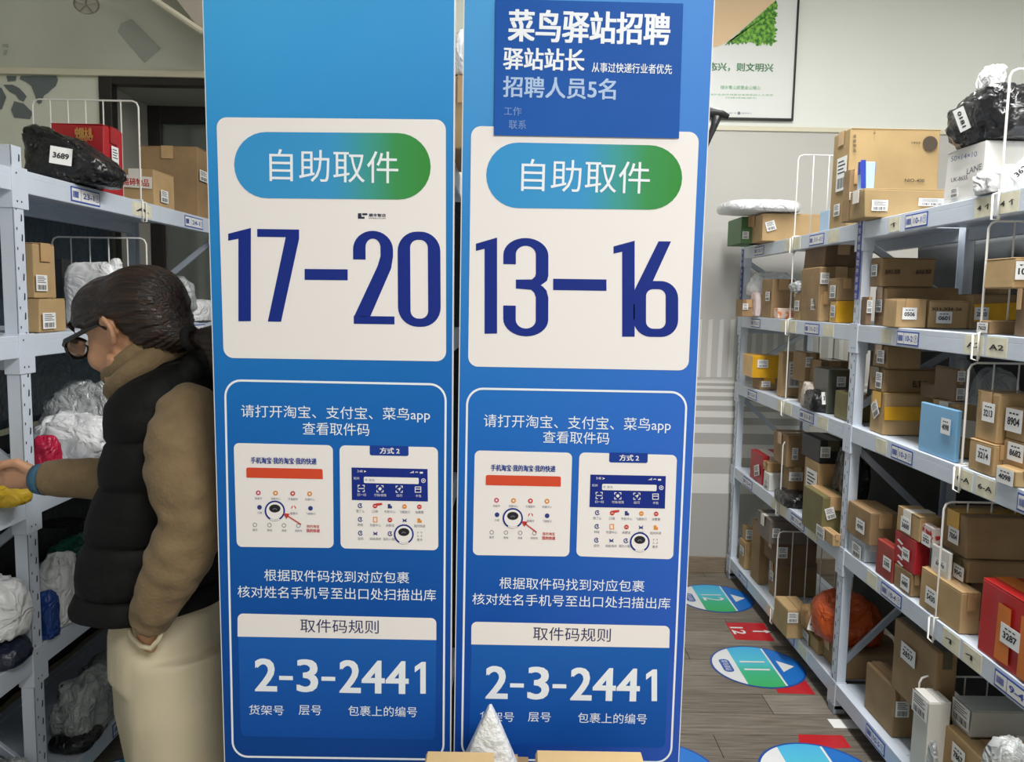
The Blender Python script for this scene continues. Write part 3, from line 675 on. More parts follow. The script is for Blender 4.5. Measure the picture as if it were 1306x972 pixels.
# ================================================================== PARCELS
def fpx(X, Y, Z):
    d = Vector((X, Y, Z))-EYE; z = d.dot(Fw); return (653+FPX*d.dot(Rt)/z, 486-FPX*d.dot(Up)/z)
def carton(name, label, side, z0, xf, xl, xr, yt, s=.012, col='a', tape='clear', tags=(), seam=None, rz=0, group=None, h=None, flaps=True, lid=None, width=None, Yn=None, body=None, xfmax=None, cat='parcel'):
    """cardboard parcel: near aisle-side corner at px xl, far end at px xf, camera face out to px xr, top at py yt"""
    xfp = XR if side > 0 else XL
    X0 = xfp+side*s
    pyr = yt+10
    if Yn is None: Yn = cast(xl, pyr, 0, X0).y
    else: X0 = castY(xl, pyr, Yn).x
    Yf = Yn+xf[0] if isinstance(xf, tuple) else cast(xf, yt, 0, X0).y
    if abs(X0) > .9:
        for yp in ((2.8187, 4.25) if side > 0 else (2.0515, 3.465)):
            if Yn < yp-.01 < Yf: Yf = yp-.008
    X1 = castY(xr, yt, Yn).x if width is None else X0+side*width
    lim = xfp+side*(DEP-.042)
    if width is None: X1 = min(X1, lim) if side > 0 else max(X1, lim)
    z1 = castY(xl, yt, Yn).z if h is None else z0+h
    z0 += .0015
    cx, cy = (X0+X1)/2, (Yn+Yf)/2
    group = group or ('foreground cartons before the boards' if cy < 1.5 else 'cardboard parcels on the right rack' if cx > .5 else 'cardboard parcels on the left rack' if cx < -.8 else None)
    r = thing(name, label, cat, (cx, cy, z0), rz, group)
    W = WM[r.name]
    wx, wy, hz = abs(X1-X0)/2, (Yf-Yn)/2, z1-z0
    rnd = random.Random(int(xl*7+yt*13)); j = lambda a: rnd.uniform(-a, a)
    b = MB(); jit = min(.004, wx*.04)
    th = .0025 if flaps else 0
    vs = [Vector((sx*wx+j(jit), sy*wy+j(jit), (hz-th if sz else 0)+(j(jit*.5) if sz else 0))) for sz in (0, 1) for sx, sy in ((-1, -1), (1, -1), (1, 1), (-1, 1))]
    b.add([W @ v for v in vs], [(0,3,2,1),(4,5,6,7),(0,1,5,4),(1,2,6,5),(2,3,7,6),(3,0,4,7)])
    m = body or CARDS[col]
    b.build('carton_body', m, r, bevel=.003, seg=2)
    along_y = (wy > wx) if seam is None else seam == 'y'
    if flaps:
        for sg in (-1, 1):
            f = MB()
            if along_y: f.box(*(sorted((sg*.0012, sg*wx*.99))), -wy*.99, wy*.99, hz-th-.0005, hz-j(.0006), M=W)
            else: f.box(-wx*.99, wx*.99, *(sorted((sg*.0012, sg*wy*.99))), hz-th-.0005, hz-j(.0006), M=W)
            f.build('flap', m, r, bevel=.001, seg=1)
    if tape:
        tm = TAPES[tape] if isinstance(tape, str) else tape
        tw = min(.024, (wx if along_y else wy)*.45) if tape not in ('yellow',) else min(.03, (wx if along_y else wy)*.6); dn = min(hz*.45, .05); e = .0012; t = MB()
        if along_y: t.box(-tw, tw, -wy-e, wy+e, hz+.0002, hz+.0009, M=W); t.box(-tw, tw, -wy-.0055, -wy-.0042, hz-dn, hz+.0009, M=W) if 0 else t.box(-tw, tw, -wy-.0048, -wy-.0035, hz-dn, hz+.0009, M=W); t.box(-tw, tw, wy+.0035, wy+.0048, hz-dn, hz+.0009, M=W)
        else: t.box(-wx-e, wx+e, -tw, tw, hz+.0002, hz+.0009, M=W); t.box(-wx-.0048, -wx-.0035, -tw, tw, hz-dn, hz+.0009, M=W); t.box(wx+.0035, wx+.0048, -tw, tw, hz-dn, hz+.0009, M=W)
        t.build('tape', tm, r)
    for tg in tags: stick(r, W, wx, wy, hz, side, *tg)
    return r, z1
def stick(r, W, wx, wy, hz, side, fc, px, py, w_, h_, code, rot=0, m=None, bar=False, ink=None, red=False):
    """address label on face a (aisle side), c (camera side) or t (top), centred under pixel px, py"""
    eps = .0051; w_ *= .88; h_ *= .88
    I = W.inverted()
    if fc == 'a': n = Vector((-side, 0, 0)); p = Vector((-side*(wx+eps), 0, 0)); ux = Vector((0, -side, 0)); uy = Vector((0, 0, 1))
    elif fc == 'c': n = Vector((0, -1, 0)); p = Vector((0, -wy-eps, 0)); ux = Vector((1, 0, 0)); uy = Vector((0, 0, 1))
    else: n = Vector((0, 0, 1)); p = Vector((0, 0, hz+.0014)); ux = Vector((1, 0, 0)); uy = Vector((0, 1, 0))
    N = W.to_3x3() @ n; P = W @ p
    d = Fw + Rt*((px-653)/FPX) - Up*((py-486)/FPX)
    c = EYE + d*((P-EYE).dot(N)/d.dot(N))
    cl = I @ c
    # keep the label on its face
    if fc == 'a': lim = (wy, hz); a_ = cl.y; b_ = cl.z
    elif fc == 'c': lim = (wx, hz); a_ = cl.x; b_ = cl.z
    else: lim = (wx, wy); a_ = cl.x; b_ = cl.y+wy
    w_ = min(w_, lim[0]*1.96); h_ = min(h_, (lim[1] if fc != 't' else 2*wy)*.98)
    a_ = max(-lim[0]+w_/2, min(lim[0]-w_/2, a_))
    if fc != 't': b_ = max(h_/2+.001, min(hz-h_/2-.001, b_))
    if fc == 'a': cl = Vector((p.x, a_, b_))
    elif fc == 'c': cl = Vector((a_, p.y, b_))
    else: cl = Vector((a_, max(-wy+h_/2, min(wy-h_/2, cl.y)), p.z))
    ca, sa = math.cos(rot), math.sin(rot); vx = ux*ca+uy*sa; vy = uy*ca-ux*sa
    mb = MB(); mb.prism([W @ (cl+vx*x+vy*y) for x, y in ((-w_/2, -h_/2), (w_/2, -h_/2), (w_/2, h_/2), (-w_/2, h_/2))], N*.0006)
    lb = mb.build('shipping_label', m or WHITEP, r)
    t = MB(); o = N*.0009; c = W @ cl; VX = W.to_3x3() @ vx; VY = W.to_3x3() @ vy
    if code:
        put_text(t, code, c-VX*w_*.36-VY*h_*.05, c+VX*w_*.36-VY*h_*.05, h_*.36, VY, .035, 0, o)
        for k in range(3): t.ngon([c+o+VX*w_*x+VY*h_*y for x, y in ((-.28+k*.2, .26), (-.14+k*.2, .26), (-.14+k*.2, .33), (-.28+k*.2, .33))])
    if bar or not code:
        barcode(t, c+o-VX*w_*.38-VY*h_*.42, VX*w_*.76, VY*h_*(.2 if code else .3), 0, 9)
        if not code:
            for k in range(4): t.ngon([c+o+VX*w_*x+VY*h_*y for x, y in ((-.38, .02+k*.11), (.36-.15*(k % 2), .02+k*.11), (.36-.15*(k % 2), .06+k*.11), (-.38, .06+k*.11))])
    t.build('lettering', REDINK if red else (ink or INK), lb)
    return lb
L1, L2, L3, L4, L5 = LV_R
R_, TB = 1, 'brown cardboard parcel'
G_ = 'parcels on the right rack'
def rc(label, z0, xf, xl, xr, yt, **k): return carton('cardboard_parcel', label, 1, z0, xf, xl, xr, yt, group=k.pop('group', None), **k)
BLACKP = mat('black_carton', (40, 40, 44), .5, var=.1); REDP = mat('red_carton', (176, 36, 44), .45, var=.08, scale=5)
GREENP = mat('green_carton', (70, 112, 66), .5, var=.08); BLUEP = mat('light_blue_carton', (128, 182, 220), .45, var=.04)
WHITEC = mat('white_carton', (224, 222, 216), .55, var=.04); REDW = mat('red_white_carton', (226, 214, 210), .5, rgb2=(190, 50, 52), scale=50, lo=.52, hi=.56)
GREYC = mat('grey_white_carton', (196, 202, 206), .5, var=.04)
T = lambda fc, px, py, code, w_=.052, h_=.042, rot=0, **k: (fc, px, py, w_, h_, code, rot, k.get('m'), k.get('bar', False), k.get('ink'), k.get('red', False))

# --- nearer bay, top shelf
big, zb = rc('large tan carton with a dark round stamp, upright on the top shelf', L1, 1065, 1085, 1201, 163, s=.01, col='c', seam='x', tags=(('a', 1073, 222, .10, .14, '', 0, None, False, None, False), ('a', 1067, 268, .06, .05, '', 0, None, False, None, False)))

def deco(obj, name, m, fc, items, parent=None):
    """flat printing on a parcel face; items are callables drawing on a mesh through P(px, py)"""
    W = WM[obj.name]; body = [c for c in COL.objects if c.parent == obj and c.name.startswith('carton_body')][0]
    co = [v.co for v in body.data.vertices]; wx = max(abs(c.x) for c in co); wy = max(abs(c.y) for c in co)
    sd = 1 if W.translation.x > 0 else -1
    n, p = (Vector((-sd, 0, 0)), Vector((-sd*(wx+.0035), 0, 0))) if fc == 'a' else ((Vector((0, -1, 0)), Vector((0, -wy-.0035, 0))) if fc == 'c' else (Vector((0, 0, 1)), Vector((0, 0, max(c.z for c in co)+.0045))))
    N = W.to_3x3() @ n; Q = W @ p
    def P(px, py):
        d = Fw + Rt*((px-653)/FPX) - Up*((py-486)/FPX); return EYE + d*((Q-EYE).dot(N)/d.dot(N))
    mb = MB()
    for it in items: it(mb, P)
    return mb.build(name, m, obj)
def it_text(s_, x0, y0, x1, y1, h, bold=.02, up=(0, 0, 1)): return lambda mb, P: put_text(mb, s_, P(x0, y0), P(x1, y1), h, up, bold)
def it_poly(*pts): return lambda mb, P: mb.ngon([P(x, y) for x, y in pts])
def it_disc(x, y, r, n=24): return lambda mb, P: mb.ngon([P(x+r*math.cos(2*math.pi*i/n), y+r*math.sin(2*math.pi*i/n)) for i in range(n)])
STAMP = mat('dark_stamp', (70, 58, 46), .7)
deco(big, 'round_stamp', STAMP, 'c', [it_disc(1186.5, 183, 9.5)])
W_ = WM[big.name]
deco(big, 'printed_text', STAMP, 'c', [it_text('大象家居', 1162, 182, 1174, 182.2, .008), ])
deco(big, 'printed_text', STAMP, 'c', [it_text('NIO-400', 1154, 230, 1179, 230.5, .012)])
deco(big, 'printed_text', STAMP, 'c', [it_text('易', 1088, 174, 1092, 174, .012), it_text('碎', 1088, 180, 1092, 180, .012), it_text('物', 1088, 186, 1092, 186, .012), it_text('品', 1088, 192, 1092, 192, .012), it_text('↓', 1114, 169, 1117, 169, .014)])
b2, z_ = rc('opened tan carton lying before the upright stamped carton, wide label on its side', L1, (.13,), 1103, 1206, 240, s=.05, col='c', tape='white', Yn=2.69, tags=(T('c', 1122, 262, '', .06, .04), T('c', 1195, 258, '', .10, .028)))
b3, z3 = rc('narrow battered brown parcel wedged at the post on the top shelf, two labels', L1, (.055,), 1084, 1102, 216, s=.004, col='b', Yn=2.835, tags=(T('c', 1094, 268, '', .04, .035), T('c', 1087, 250, '', .03, .03)))
bl, _ = rc('slim blue and pale blue box standing on the opened tan carton', z_, (.035,), 1100, 1117, 206, s=.06, body=mat('pale_blue_box', (178, 206, 232), .45), tape=mat('cobalt_tape', (44, 74, 178), .4), flaps=False, Yn=WM[b2.name].translation.y-.02)
deco(bl, 'blue_spine', mat('cobalt_print', (40, 64, 168), .4), 'c', [it_poly((1098, 204), (1104.5, 204), (1104.5, 240), (1098, 240))])
lane, zl = rc('white shoe-type carton with LANE printed on its side, under the black bag', L1, 1209, 1257, 1330, 179, s=.012, body=WHITEC, tape=None, tags=(('a', 1217, 246, .045, .03, '', 0, None, True, None, False),))
deco(lane, 'printed_text', mat('carton_grey_ink', (96, 98, 104), .6), 'a', [it_text('LANE', 1233, 219, 1252, 212, .016)])
deco(lane, 'printed_text', mat('carton_grey_ink', (96, 98, 104), .6), 'a', [it_text('UK-8655', 1213, 230, 1234, 226, .012)])
deco(lane, 'pen_writing', mat('pen_blue', (74, 86, 140), .6), 'a', [it_text('50×14×10', 1213, 203, 1246, 196, .014, 0)])
# --- nearer bay, second shelf
g1, zg = rc('long brown carton at the post on the second shelf, carrying a smaller one', L2, 1112, 1131, 1223, 366, s=.05, col='b', seam='x', tags=(T('a', 1121, 390, '', .05, .05), ))
g2, _ = rc('brown carton with dark tape prints on top of the long carton, second shelf', zg, 1107, 1124, 1194, 328, s=.03, col='b', seam='x', tape=None, tags=(T('a', 1115, 345, '', .05, .045),))
deco(g2, 'tape_print', STAMP, 'c', [it_text('易碎品 轻放', 1129, 347, 1148, 346, .015, .03)])
deco(g2, 'tape_print', STAMP, 'c', [it_text('易碎品 轻放', 1168, 347, 1188, 346, .015, .03)])
rc('grey-brown parcel edge behind the post on the second shelf', L2, (.1,), 1105, 1113, 379, s=.004, col='d', tags=(T('c', 1108, 391, '', .02, .05),))
rc('small brown carton labelled 0506, front of the second shelf', L2, (.09,), 1144, 1183, 381, s=.006, col='a', seam='y', Yn=2.52, tags=(T('c', 1160, 400, '0506'),))
j1, _ = rc('small brown carton labelled 0601 at the front of the second shelf', L2, (.09,), 1185, 1238, 383, s=.052, col='a', seam='x', tape=None, tags=(T('c', 1204, 405, '0601', .056),), Yn=2.52)
deco(j1, 'printed_text', STAMP, 'c', [it_text('XH-XH-26', 1188, 394, 1227, 394.5, .01, .02)])
k1, zk = rc('brown carton with wide yellow tape labelled 2020 behind the wire divider, second shelf', L2, (.10,), 1240, 1297, 375, s=.03, col='b', tape=None, seam='x', tags=(T('c', 1252, 400, '2020', .05, .044),), Yn=2.50)
deco(k1, 'yellow_tape', TAPES['yellow'], 'c', [it_poly((1242, 388), (1296, 386), (1296, 408), (1242, 410))])
rc('very small brown box labelled 7623 before the yellow taped carton', L2, 1249, 1262, 1297, 409, s=.004, col='b', flaps=False, tape=None, tags=(T('a', 1257, 418, '7623', .09, .03),))
m1, zm = rc('brown carton standing behind the divider at the right edge, second shelf, label on its side', zk, (.07,), 1275, 1291, 338, s=.12, col='b', tags=(T('c', 1283, 352, '', .03, .04),), Yn=2.52)
_, zo_ = rc('tall dented brown carton at the right picture edge, second shelf', L2, 1297, 1309, 1360, 368, s=.01, col='d')
rc('brown carton with big white label 107 at the right picture edge, second shelf', zo_, (.12,), 1294, 1340, 328, s=.1, col='a', tags=(T('c', 1303, 345, '107', .05, .05),), Yn=1.95)
# --- nearer bay, third shelf
p1, zp = rc('wide brown carton with yellow tape at the bottom of the third shelf stack', L3, 1111, 1129, 1216, 502, s=.02, col='a', tape='yellow', seam='x', tags=(T('a', 1116, 522, '', .05, .06, .6),))
deco(p1, 'yellow_tape', TAPES['yellow'], 'c', [it_poly((1128, 519), (1176, 519), (1176, 537), (1128, 536))])
q1, zq = rc('long brown carton in the middle of the third shelf stack, dark print on its end', zp, 1110, 1127, 1212, 470, s=.02, col='b', seam='x', tape='dark', tags=(T('a', 1121, 485, '', .05, .06),))
deco(q1, 'printed_text', STAMP, 'c', [it_text('E.T.S', 1164, 490, 1182, 490, .022, .04)])
rc('brown carton on top of the third shelf stack under the beam', zq, 1114, 1131, 1176, 441, s=.02, col='b', seam='x', tags=(T('a', 1123, 455, '', .06, .05),))
rc('slim light blue carton standing at the front edge of the third shelf', L3, 1174, 1221, 1228, 524, s=.008, body=BLUEP, tape=None, flaps=False, tags=(T('a', 1206, 544, '4098', .055, .05),))
rc('small brown box with a white label perched behind the light blue carton', zp, (.09,), 1192, 1216, 491, s=.16, col='d', tags=(T('c', 1202, 500, '2057'),), Yn=2.48)
w1, zw = rc('brown carton with white tape lettered in red beside the light blue carton', L3, (.14,), 1222, 1246, 517, s=.03, col='a', tape='white', seam='x', Yn=2.24)
deco(w1, 'white_tape', TAPES['white'], 'c', [it_poly((1221, 534), (1247, 538), (1247, 562), (1221, 556))]); 
rc('grey parcel with two address labels above the red lettered carton', zw, (.12,), 1220, 1232, 471, s=.06, col='d', tags=(T('c', 1224, 480, '', .025, .035), T('c', 1224, 503, '', .03, .04)), Yn=2.3)
x2, zx2 = rc('brown carton labelled 3214 at the bottom of the front stack, third shelf', L3, 1236, 1268, 1292, 568, s=.006, col='a', tags=(T('a', 1254, 580, '3214', .07, .05),))
rc('brown carton labelled 3213 standing on the carton labelled 3214', zx2, 1246, 1275, 1330, 503, s=.015, col='a', tags=(T('a', 1260.5, 526, '3213', .06, .055),))
aa, zaa = rc('brown carton labelled 8682 at the right edge, third shelf', L3, 1281, 1312, 1360, 568, s=.03, col='a', tags=(T('a', 1295, 577, '8682', .07, .05),))
rc('brown carton labelled 8904 with a torn red and white label, on the carton labelled 8682', zaa, 1284, 1313, 1360, 525, s=.03, col='a', tags=(T('a', 1293, 536, '8904', .075, .065),))
rc('small flat brown box labelled 4098 on the front edge of the third shelf', L3, 1269, 1295, 1330, 602, s=-.008, col='c', flaps=False, tags=(T('a', 1283, 607, '4098', .075, .045),))
# --- nearer bay, fourth shelf
dd, zd = rc('grey-white printed carton at the post on the fourth shelf', L4, 1082, 1103, 1123, 692, s=.008, body=GREYC, tape='white', tags=(T('a', 1092, 707, '', .08, .055),))
rc('dented brown carton resting on the grey-white carton by the post', zd, 1081, 1110, 1148, 655, s=.0, col='b', tags=(T('a', 1097, 671, '4390', .075, .05),))
e1, ze = rc('small dull red box labelled 5302 on the fourth shelf', L4, 1118, 1139, 1152, 700, s=.006, body=mat('dull_red_box', (158, 62, 52), .55, var=.08), tape=None, tags=(T('a', 1133, 720, '5302', .06, .045),))
ii, zi = rc('brown carton labelled 4480 under the dark red carton, fourth shelf', L4, 1140, 1162, 1176, 733, s=.008, col='b', tags=(T('a', 1156, 745, '4480', .06, .05),))
ff, zf = rc('dark red carton with white stripes labelled 7691, fourth shelf', zi, 1141, 1168, 1187, 691, s=.01, body=REDP, tape=None, tags=(T('a', 1155, 707, '7691', .05, .04),))
deco(ff, 'white_stripes', PWHITE, 'a', [it_poly((1144, 688+4*k), (1146, 687+4*k), (1152, 694+4*k), (1150, 695+4*k)) for k in (0, 2, 5, 7)])
rc('brown carton labelled 3600 on top of the dark red carton', zf, 1144, 1173, 1202, 660, s=.01, col='a', tape='white', seam='x', tags=(T('a', 1155, 670, '3600', .07, .05),))
rc('small red and white parcel labelled 2723 tucked in front of the yellow taped carton', zf, 1174, 1190, 1201, 674, s=.02, body=REDW, tape=None, flaps=False, tags=(T('a', 1181, 690, '2723', .055, .04),))
mm_, zmm = rc('brown carton labelled 5430 standing at the front edge of the fourth shelf', L4, 1173, 1226, 1252, 756, s=.006, col='a', tags=(T('a', 1187.5, 762, '5430', .07, .055), ))
kk, zkk = rc('long brown carton labelled 9042 stacked behind the front row, fourth shelf', L4+.12, 1211, 1234, 1310, 716, s=.05, col='b', tape='dark', seam='x', tags=(T('a', 1222, 733, '9042', .06, .045),))
rc('long support carton under the one labelled 9042, fourth shelf', L4, (.2,), 1236, 1306, 760, s=.09, col='d', h=.118, Yn=2.17)
rc('brown carton with broad yellow tape labelled 7004 on top of the one labelled 9042', zkk, 1201, 1235, 1312, 660, s=.05, col='b', tape='yellow', seam='x', tags=(T('a', 1216, 683, '7004', .06, .05),))
rc('white printed carton labelled 5870 between the red and brown cartons', zi, 1188, 1211, 1216, 706, s=.02, body=WHITEC, tape=None, flaps=False, tags=(T('a', 1199, 720, '5870', .07, .03),))
nn_, zn = rc('large red parcel wrapped with orange tape labelled 3287, fourth shelf right edge', L4, 1249, 1362, 1420, 835, s=.006, body=mat('red_wrap', (186, 32, 34), .3, var=.1, coat=.3), tape='orange', tags=(T('a', 1286, 813, '3287', .11, .075),), xfmax=1, Yn=1.70) if 0 else rc('large red parcel wrapped with orange tape labelled 3287, fourth shelf right edge', L4, 1249, 1352, 1420, 795, s=.006, body=mat('red_wrap', (186, 32, 34), .3, var=.1, coat=.3), tape='orange', tags=(T('a', 1288, 813, '3287', .085, .055),))
deco(nn_, 'orange_tape', TAPES['orange'], 'a', [it_poly((1274, 768), (1290, 778), (1285, 850), (1267, 838)), it_poly((1303, 785), (1325, 795), (1320, 880), (1296, 862))])
# --- nearer bay, bottom shelf
pp, zpp = rc('brown carton under the orange bag at the back of the bottom shelf', L5, (.3,), 1076, 1158, 834, s=.07, col='b', seam='x', Yn=2.85)
qq0, z0_ = rc('brown carton behind the wire divider on the bottom shelf, label on its side', L5, (.2,), 1140, 1168, 880, s=.11, col='b', tags=(T('c', 1151, 905, '', .05, .06),), Yn=2.45)
qq, zqq = rc('brown carton with olive tape labelled 2857 stacked high on the bottom shelf', z0_, 1139, 1195, 1222, 832, s=.075, col='b', tape='dark', tags=(T('a', 1158, 835, '2857', .10, .06),), Yn=2.22)
r0, zr0 = rc('white parcel with black sides before the taped carton on the bottom shelf', L5, 1165, 1185, 1214, 896, s=.05, body=mat('off_white_box', (214, 212, 206), .5), tape=None, tags=(T('a', 1173, 900, '', .10, .07),), Yn=2.15)
t1, zt1 = rc('opened brown carton labelled 7867 at the front of the bottom shelf', L5, 1201, 1262, 1340, 980, s=.03, col='a', seam='y', tags=(T('a', 1222, 965, '7867', .07, .06),))
s1, zs1 = rc('large flat white box with a black lid edge on the bottom right shelf', zt1, 1216, 1239, 1330, 907, s=.06, body=mat('white_gloss_box', (206, 206, 200), .35), tape=None, tags=(T('a', 1226, 905, '', .12, .07),))
deco(s1, 'black_edge', mat('black_edge', (30, 30, 34), .5), 'c', [it_poly((1238, 942), (1310, 940), (1310, 943.5), (1238, 946))])
rc('brown carton in the bottom right corner of the picture', L5, 1284, 1338, 1380, 985, s=.004, col='a', tape='white', tags=(T('a', 1298, 972, '', .06, .04),))

# --- farther bay
rc('green carton at the far end of the top shelf with a small white label', L1, 950, 963, 983, 275, s=.01, body=GREENP, tape=None, Yn=None, tags=(T('c', 970, 300, '', .04, .05),)) if 0 else None
gc, zg_ = rc('green carton at the far end of the top shelf with a small white label', L1, (.25,), 946, 975, 276, s=.012, body=GREENP, tape='clear', tags=(T('c', 951, 300, '', .035, .04),), Yn=3.95)
lc, zl_ = rc('long brown carton with shiny tape beside the green carton, top shelf', L1, (.28,), 973, 1050, 272, s=.02, col='a', seam='x', Yn=3.78, tags=(T('c', 983, 288, '', .05, .05, .3),))
rc('slim pale blue box between the long carton and the stamped carton, top shelf', L1, (.1,), 1057, 1062, 267, s=.2, body=mat('pale_blue_box', (178, 206, 232), .45), tape=None, flaps=False, Yn=3.45)
rc('small brown box at the far end of the second shelf', L2, (.12,), 947, 963, 382, s=.02, col='b', Yn=4.0, tags=(T('c', 949, 391, '', .03, .035),))
rc('tall brown carton on the second shelf, far bay, label on its front', L2, 973, 985, 1014, 356, s=.012, col='b', tags=(T('a', 979, 378, '', .07, .05),))
rc('small orange and white box at the divider on the second shelf', L2, (.06,), 992, 1013, 393, s=.01, body=mat('orange_white_box', (232, 206, 186), .5, rgb2=(222, 130, 80), scale=30, lo=.5, hi=.56), tape=None, flaps=False)
c1, zc1 = rc('narrow brown carton with one label in the middle of the second shelf, far bay', L2, 1014, 1021, 1034, 374, s=.008, col='a', tags=(T('a', 1020, 390, '', .06, .05),), Yn=3.42)
c2, zc2 = rc('brown carton with a square label next to the narrow one, second shelf', L2, 1032, 1046, 1060, 372, s=.008, col='a', tags=(T('a', 1038, 388, '', .07, .05),))
y1, zy1 = rc('small box wrapped in yellow tape on the second shelf by the middle post', L2, 1059, 1067, 1092, 384, s=.006, body=TAPES['yellow'], tape=None, tags=(T('a', 1062.5, 397, '', .05, .05),))
rc('brown carton stacked on the yellow taped box by the middle post', zy1, 1057, 1068, 1092, 355, s=.006, col='b', tags=(T('a', 1062, 372, '', .06, .055),))
h1, zh1 = rc('large brown carton at the back of the second shelf, far bay', L2, (.2,), 1046, 1100, 340, s=.19, col='b', tags=(T('c', 1052, 355, '', .04, .05),), Yn=3.2)
rc('dark brown carton on the large one at the back, under the top shelf', zh1, (.22,), 1052, 1100, 312, s=.15, col='d', Yn=3.22)
# third shelf far bay
a3, za3 = rc('small brown parcel under the yellow box, third shelf far bay', L3, (.12,), 969, 993, 482, s=.05, col='b', tape='yellow', tags=(T('c', 977, 490, '', .05, .035),), Yn=3.95)
rc('yellow taped box with a white label stacked on a small brown parcel, far bay', za3, (.16,), 960, 994, 453, s=.02, body=TAPES['yellow'], tape=None, tags=(T('c', 973, 464, '', .06, .045),), Yn=3.93)
rc('flat brown carton standing with a large white printed sheet, third shelf far bay', L3, (.06,), 998, 1031, 449, s=.07, col='a', tape=None, tags=(T('c', 1015, 478, '', .075, .135),), Yn=3.66)
e3, ze3 = rc('small brown box at the bottom of the third shelf pile, far bay', L3, (.1,), 1029, 1055, 489, s=.04, col='b', tape='white', Yn=3.4)
rc('brown carton with a dark label high in the third shelf pile, far bay', ze3, (.15,), 1027, 1046, 450, s=.04, col='b', tags=(T('c', 1032, 462, '', .035, .05),), Yn=3.42)
f3, zf3 = rc('brown carton with an address label above the black bag, third shelf', ze3-.02, (.16,), 1047, 1082, 460, s=.09, col='b', tags=(T('c', 1045, 474, '', .05, .05),), Yn=3.3)
rc('olive taped dark box above the black bag, third shelf by the post', L3, (.16,), 1057, 1092, 472, s=.11, body=mat('olive_wrap', (84, 86, 76), .35, var=.15, scale=14), tape='dark', tags=(T('c', 1073, 487, '', .04, .045),), Yn=3.12)
rc('olive brown box just behind the middle post, third shelf', L3, (.14,), 1084, 1112, 503, s=.05, body=mat('olive_carton', (120, 112, 70), .6, var=.1), tape='clear', Yn=2.90)
# fourth shelf far bay
rd, zrd = rc('dark red carton with a sheet of white labels, fourth shelf far bay', L4, 957, 972, 1003, 582, s=.01, body=REDP, tape='white', tags=(T('a', 965, 600, '', .09, .06, .3),))
wb, zwb = rc('small white box in front of the dark red carton', L4, 974, 981, 1003, 605, s=.01, body=WHITEC, tape=None, flaps=False, tags=(T('a', 978, 618, '', .06, .05),))
rc('small brown green-edged box on the small white box', zwb, (.08,), 979, 1003, 591, s=.04, col='a', Yn=WM[wb.name].translation.y)
b4, zb4 = rc('brown carton with two labels at the foot of the tall stack, fourth shelf far bay', L4, 999, 1006, 1028, 596, s=.03, col='b', tags=(T('c', 1012, 608, '', .07, .045),))
rc('brown carton with a band of clear tape on the two-label carton, fourth shelf', zb4, (.18,), 1004, 1042, 556, s=.05, col='b', seam='x', tags=(T('c', 1014, 579, '', .03, .06),), Yn=3.5)
d4, zd4 = rc('brown carton with a tall printed document on its side, fourth shelf far bay', L4, 1026, 1044, 1078, 592, s=.02, col='a', tags=(T('a', 1035, 620, '', .13, .15),))
rc('black parcel on the carton with the document, fourth shelf far bay', zd4, (.2,), 1046, 1080, 562, s=.04, body=BLACKP, tape='dark', flaps=False, tags=(T('c', 1050, 577, '', .045, .05),), Yn=3.15)
g4, zg4 = rc('green-brown carton with curled label near the middle post, fourth shelf', L4, (.2,), 1049, 1082, 634, s=.04, body=mat('olive_carton', (120, 112, 70), .6, var=.1), tape='clear', tags=(T('c', 1059, 655, '', .04, .05, .3),), Yn=2.95)
f4, zf4 = rc('flat long brown box lying over the front edge of the fourth shelf', L4, 1027, 1062, 1073, 682, s=-.03, col='a', tags=(T('a', 1046, 682, '', .09, .05),), flaps=False, Yn=None) if 1 else None
# bottom shelf far bay
a5, za5 = rc('small brown carton at the very end of the bottom shelf', L5, 943, 950, 960, 693, s=.02, col='a', tags=(T('a', 947, 703, '', .08, .05),))
rc('small brown carton stacked at the very end of the bottom shelf', za5, 947, 951, 961, 673, s=.03, col='a', tags=(T('c', 954, 682, '', .04, .06),))
b5, zb5 = rc('tall narrow brown carton wrapped in clear tape, bottom shelf far bay', L5, 960, 970, 984, 670, s=.025, col='b', tape='clear')
c5, zc5 = rc('wide brown carton at the foot of the shadowed stack, bottom shelf far bay', L5, 983, 988, 1043, 719, s=.05, col='b', tags=(T('a', 985, 735, '', .05, .05),), seam='x')
d5, zd5 = rc('brown carton in the middle of the shadowed stack, bottom shelf far bay', zc5, (.2,), 992, 1043, 693, s=.07, col='d', seam='x', tags=(T('c', 994, 705, '', .05, .06),), Yn=3.62)
rc('grey topped carton on top of the shadowed stack, bottom shelf far bay', zd5, (.2,), 982, 1040, 664, s=.03, body=mat('grey_top_carton', (120, 110, 100), .6, var=.1), tape='white', tags=(T('c', 990, 680, '', .04, .05),), Yn=3.60)
f5, zf5 = rc('flat brown box with a white label before the orange bag, bottom shelf', L5, 1016, 1043, 1060, 818, s=.02, col='a', tags=(T('a', 1027, 815, '', .08, .05),), tape=None)
e5, ze5 = rc('brown carton lying across the flat box on the bottom shelf', L5, (.16,), 1004, 1034, 778, s=.03, col='a', tape=None, tags=(T('c', 1006, 788, '', .05, .05),), Yn=3.2)
